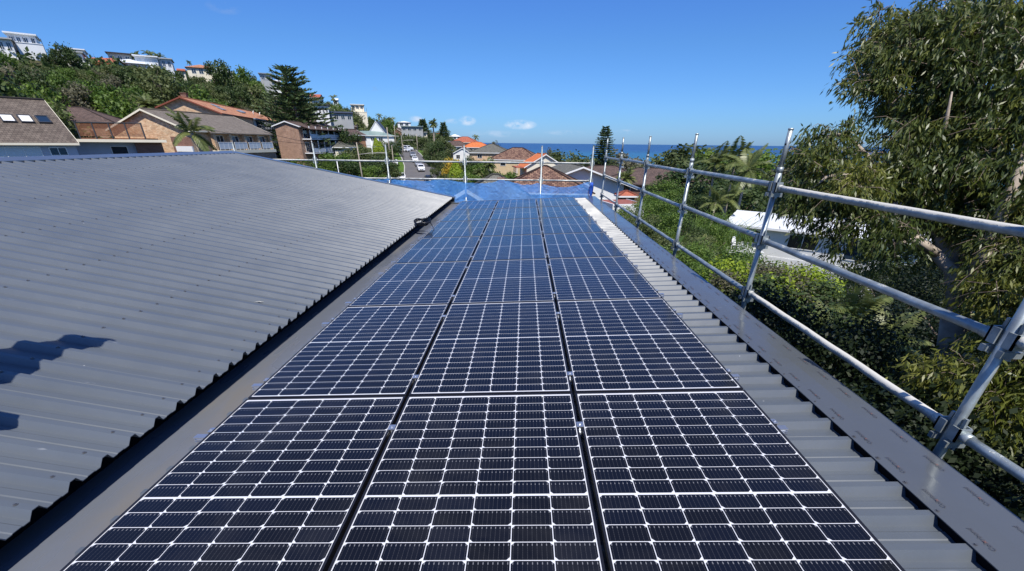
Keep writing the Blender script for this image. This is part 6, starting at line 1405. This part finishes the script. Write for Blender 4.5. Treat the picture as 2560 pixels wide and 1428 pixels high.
for (c3, R3, ns) in SHADE_LOB:
    for s in range(ns):
        v = unit(rg.normal(size=3)); P0 = np.array(c3)+v*R3*(rg.random()**.33)-O; nl = 26; ax = unit(v+rg.normal(size=3)*.5)
        b0 = P0+ax*(rg.random(nl)*.4)[:, None]+rg.normal(size=(nl, 3))*.10; d = unit(np.array([0, 0, -1])*.7+rg.normal(size=(nl, 3))*.6); w_ = unit(np.cross(d, rg.normal(size=(nl, 3)))); ln = .16+.10*rg.random(nl)
        QD.append(quads_from(b0, d, w_, ln, ln*.34))
    twigs.tube([tuple(np.array((8.5, 4.5, -2.0))-O), tuple((np.array(c3)+np.array((8.5, 4.5, -1.0)))/2-O), tuple(np.array(c3)-O)], [.09, .06, .03], 6, caps=False)
np_quads('crown', np.concatenate(QD), MAT['lf_gum'], gum); np_quads('crown', np.concatenate(QY), MAT['lf_gumy'], gum); twigs.build('twigs', MAT['bark'], gum, uv=False)
purge(); autolabel()

# ------------------------------------------------------------------ cars
def car_mesh(kind, paint, label, px, D, side, heading, group='cars parked along the street', lane=None):
    ro = empty('parked_car'); Lc, Wc, Hc = {'suv': (4.5, 1.86, 1.70), 'hatch': (4.1, 1.74, 1.48), 'ute': (5.2, 1.86, 1.80), 'sedan': (4.6, 1.80, 1.44)}[kind]
    pf = {'suv': [(-.5, .55), (-.49, .95), (-.46, 1.05), (-.43, 1.62), (-.38, 1.68), (.05, 1.70), (.12, 1.66), (.27, 1.08), (.46, .98), (.495, .80), (.5, .45)],
          'hatch': [(-.5, .5), (-.49, .85), (-.45, .95), (-.38, 1.40), (-.30, 1.46), (.05, 1.48), (.12, 1.43), (.28, .95), (.46, .84), (.495, .68), (.5, .42)],
          'sedan': [(-.5, .5), (-.49, .88), (-.34, .98), (-.22, 1.38), (-.15, 1.43), (.06, 1.44), (.12, 1.40), (.27, .95), (.46, .84), (.495, .66), (.5, .42)],
          'ute': [(-.5, .6), (-.5, 1.10), (-.12, 1.10), (-.115, 1.12), (-.10, 1.74), (-.06, 1.79), (.10, 1.80), (.15, 1.76), (.25, 1.16), (.46, 1.06), (.495, .86), (.5, .5)]}[kind]
    mb = MB(); prof = [(x*Lc, z) for x, z in pf]; prof = prof+[(.5*Lc, .28), (-.5*Lc, .28)]; n = len(prof)
    belt = {'suv': 1.06, 'hatch': .96, 'sedan': .97, 'ute': 1.13}[kind]
    def hw(z, x): return Wc/2*(1-.20*max(0, (z-belt)/(Hc-belt)))*(1-.05*(abs(x)/(Lc/2))**4)-(.03 if z < .4 else 0)
    for i in range(n):
        (x0, z0), (x1, z1) = prof[i], prof[(i+1) % n]
        mb.face([(x0, hw(z0, x0), z0), (x1, hw(z1, x1), z1), (x1, -hw(z1, x1), z1), (x0, -hw(z0, x0), z0)])
    for s in (-1, 1):   # sides, split in a lower body and a greenhouse
        lo = [(x, z) for x, z in prof if z <= belt+.06]; mb.face([(x, s*hw(z, x), z) for x, z in (prof if s < 0 else prof[::-1])])
    mb.build('body', MAT[paint], ro, uv=False)
    up = [p for p in prof if p[1] > belt-.02]; xs = [p[0] for p in up]
    def xat(z, front):
        pts = prof[:-2]; rng_ = range(len(pts)-1) if not front else range(len(pts)-2, -1, -1)
        for i in rng_:
            (x0, z0), (x1, z1) = pts[i], pts[i+1]
            if min(z0, z1) <= z <= max(z0, z1) and abs(z1-z0) > .12: return x0+(x1-x0)*(z-z0)/(z1-z0)
        return 0
    za, zb = belt+.06, Hc-.13
    for s in (-1, 1):
        mb = MB(); f0, f1, r0, r1 = xat(za, True)-.12, xat(zb, True)-.14, xat(za, False)+.12, xat(zb, False)+.10
        mb.face([(r0, s*(hw(za, r0)+.006), za), (f0, s*(hw(za, f0)+.006), za), (f1, s*(hw(zb, f1)+.008), zb), (r1, s*(hw(zb, r1)+.008), zb)][::s])
        mb.build('side_window', MAT['glass'], ro, uv=False)
    for fr, nm in ((True, 'windscreen'), (False, 'rear_window')):
        xa, xb = xat(za, fr), xat(zb, fr); e = .012 if fr else -.012; mb = MB(); k = 1 if fr else -1
        mb.face([(xa+e, -hw(za, xa)*.86, za+.01), (xa+e, hw(za, xa)*.86, za+.01), (xb+e, hw(zb, xb)*.84, zb+.01), (xb+e, -hw(zb, xb)*.84, zb+.01)][::k]); mb.build(nm, MAT['glass'], ro, uv=False)
    for sx in (-.30, .31):
        for s in (-1, 1):
            mb = MB(); mb.tube([(sx*Lc, s*(Wc/2-.20), .33), (sx*Lc, s*(Wc/2+.01), .33)], .33, 16, sm=False); mb.tube([(sx*Lc, s*(Wc/2), .33), (sx*Lc, s*(Wc/2+.018), .33)], .19, 12, mi=1, sm=False); mb.build('wheel', [MAT['tyre'], MAT['alu']], ro, uv=False)
    for s in (-1, 1):
        mb = MB(); mb.box(.475*Lc, .502*Lc, s*Wc*.36-.17, s*Wc*.36+.17, .62, .78); mb.build('headlight', MAT['lampg'], ro, uv=False)
        mb = MB(); mb.box(-.503*Lc, -.48*Lc, s*Wc*.40-.10, s*Wc*.40+.10, .72, 1.0); mb.build('tail_light', MAT['lampr'], ro, uv=False)
    mb = MB(); mb.box(.495*Lc, .506*Lc, -.45, .45, .40, .58); mb.build('grille', MAT['dkgrey'], ro, uv=False)
    mb = MB(); mb.box(-.506*Lc, -.50*Lc, -.19, .19, .55, .67); mb.box(.5062*Lc, .512*Lc, -.19, .19, .42, .52); mb.build('number_plate', MAT['plate'], ro, uv=False)
    if kind == 'ute':
        mb = MB(); mb.box(-.49*Lc, -.13*Lc, -Wc*.46, Wc*.46, 1.12, 1.16); mb.build('tray_cover', MAT['dkgrey'], ro, uv=False)
    P = at(px, 400, D); 
    # direction of the street here
    D2 = D+8; a = at(px, 400, D); 
    ro.location = (P[0], P[1], roadz(P[0], P[1])+.02); ro.rotation_euler = (0, 0, heading); tag(ro, label, 'car', group); return ro
MAT['pwhite'] = mat('white_car_paint', (.78, .78, .78), .25, spec=.6, coat=.6); MAT['psilver'] = mat('silver_car_paint', (.42, .43, .45), .28, metal=.6, coat=.5)
MAT['pblack'] = mat('black_car_paint', (.012, .012, .014), .2, spec=.6, coat=.8); MAT['pblue'] = mat('dark_blue_car_paint', (.02, .04, .10), .25, spec=.6, coat=.8)
hd = -math.pi/2+.32
for a_ in (('ute', 'pwhite', 'white utility vehicle with pale roof parked near the left kerb, lowest of the white cars', 1000, 113, 0, hd-.1),
           ('suv', 'pwhite', 'white four wheel drive parked at the right kerb facing the camera', 1050, 132, 0, hd),
           ('hatch', 'psilver', 'silver hatchback parked directly behind the white four wheel drive', 1044, 140, 0, hd),
           ('sedan', 'pwhite', 'white sedan third in the row at the right kerb', 1037, 149, 0, hd),
           ('hatch', 'psilver', 'silver car at the far end of the row at the right kerb', 1033, 160, 0, hd),
           ('suv', 'pwhite', 'white wagon alone at the left kerb halfway up the street', 976+10, 140, 0, hd-.1),
           ('suv', 'pblack', 'black car at the top of the street', 999, 176, 0, hd+.4),
           ('hatch', 'pwhite', 'white car beside the black one at the top of the street', 1013, 177, 0, hd+.9),
           ('suv', 'pwhite', 'white van-like car at the top of the street, right of the two', 1021, 183, 0, hd+.7),
           ('sedan', 'pblack', 'black sedan in the shade of the street tree', 1068, 112, 0, hd),
           ('suv', 'psilver', 'silver wagon seen through the blue netting', 1100, 92, 0, hd+.2),
           ('hatch', 'pblue', 'dark car behind the silver wagon, seen through the blue netting', 1083, 99, 0, hd),
           ('sedan', 'pblue', 'dark car at the left kerb, seen through the blue netting', 1012, 93, 0, hd)):
    car_mesh(*a_[:4], a_[4], a_[5], a_[6]) if False else car_mesh(a_[0], a_[1], a_[2], a_[3], a_[4], a_[5], a_[6])
# ------------------------------------------------------------------ poles, street lamps, wires
def pole(px, pyt, pyb, D, label, r=.16, arm=None, cross=None, lean=0., mt='pole'):
    P = at(px, pyt, D); g = gz(P[0], P[1]); H = P[2]-g; ro = empty('power_pole', (P[0], P[1], g)); mb = MB(); mb.tube([(lean, 0, -.6), (lean*.5, 0, H*.5), (0, 0, H)], [r, r*.85, r*.65], 9); mb.build('pole', MAT[mt], ro, uv=False)
    if arm:
        L, dz, az_ = arm; mb = MB(); mb.tube([(0, 0, H-dz), (L*.5, 0, H-dz+.25), (L, 0, H-dz+.32)], .05, 6); mb.box(L-.1, L+.7, -.12, .12, H-dz+.26, H-dz+.38); am = mb.build('lamp_arm', MAT['concrete'], ro, uv=False)
    if cross:
        mb = MB(); mb.box(-cross, cross, -.06, .06, H-.5, H-.38)
        for k in range(4): mb.tube([(-cross+.1+k*(2*cross-.2)/3, 0, H-.38), (-cross+.1+k*(2*cross-.2)/3, 0, H-.2)], .05, 6)
        mb.build('cross_arm', MAT['pole'], ro, uv=False)
    tag(ro, label, 'power pole', 'timber poles along the street'); return np.array([P[0], P[1], P[2]])
pp = [pole(891, 356, 438, 88, 'tall bent timber pole with long lamp arm left of the street', .14, arm=(4.2, 1.9, 0), lean=.25), pole(1003, 338, 385, 150, 'timber pole with lamp arm halfway up the street', .13, arm=(2.8, 1.6, 0)), pole(979, 363, 420, 118, 'short forked timber pole at the left kerb', .13),
      pole(1041, 335, 382, 168, 'thin timber pole right of the street top', .12), pole(927, 349, 368, 140, 'white timber pole beside the lime green shrubs', .14, mt='white'), pole(967, 318, 350, 148, 'upper pole left of the street with lamp arm', .18, arm=(2.6, 2.6, 0)),
      pole(1007, 360, 382, 175, 'short pale pole at the top of the street', .15), pole(842, 402, 432, 84, 'white letterbox post with a box near the hedge', .1, mt='white'), pole(985, 312, 345, 190, 'slender pole in front of the brown brick gable', .14)]
def wire(a, b_, sag, label):
    mb = MB(); A, B_ = np.array(a), np.array(b_); pts = []
    for k in range(15): t_ = k/14; p = A*(1-t_)+B_*t_; pts.append((p[0], p[1], p[2]-sag*4*t_*(1-t_)))
    mb.tube(pts, .022, 4, caps=False); tag(mb.build('overhead_wire', MAT['cable'], uv=False), label, 'wire')
wire(at(660, 330, 70), pp[0], .7, 'overhead wire from the verandah house to the bent pole'); wire(pp[0], pp[2], .5, 'overhead wire between the bent pole and the forked pole'); wire(pp[0]-[0, 0, .3], at(470, 312, 72), .8, 'overhead wire crossing in front of the tan brick house')
wire(pp[2], pp[1], .6, 'overhead wire running up the street')
# white garden chair on the deck of the white house
P = at(1838, 625, 44); ro = empty('garden_chair', (P[0], P[1], P[2]), .6); 
mb = MB(); mb.box(-.3, .3, -.28, .28, .36, .42); mb.build('seat', MAT['white'], ro, uv=False)
mb = MB(); mb.prism([(-.3, 0), (.3, 0), (.26, .6), (.1, .72), (-.1, .72), (-.26, .6)], .05, M=Matrix.Translation((0, .28, .40)) @ Matrix.Rotation(math.radians(75), 4, 'X')); mb.build('backrest', MAT['white'], ro, uv=False)
for sx in (-1, 1):
    mb = MB(); mb.box(sx*.33-.05, sx*.33+.05, -.35, .3, .60, .64); mb.build('armrest', MAT['white'], ro, uv=False)
    for sy in (-.28, .26): mb = MB(); mb.box(sx*.3-.03, sx*.3+.03, sy-.04, sy+.04, 0, .60); mb.build('leg', MAT['white'], ro, uv=False)
tag(ro, 'white plastic armchair on the deck left of the white house', 'chair')
mb = MB(); PZ_ = P[2]; mb.box(-1.6, 1.6, -1.2, 2.4, -.12, 0); o = mb.build('deck_platform', MAT['white'], loc=(P[0]+.6, P[1]+.4, P[2]), uv=False); tag(o, 'small white raised deck under the white armchair', 'deck')
mb = MB(); mb.box(-1.5, -1.4, -1.1, -1.0, -6, -.12); mb.box(1.4, 1.5, -1.1, -1.0, -6, -.12); mb.build('post', MAT['white'], o, uv=False)
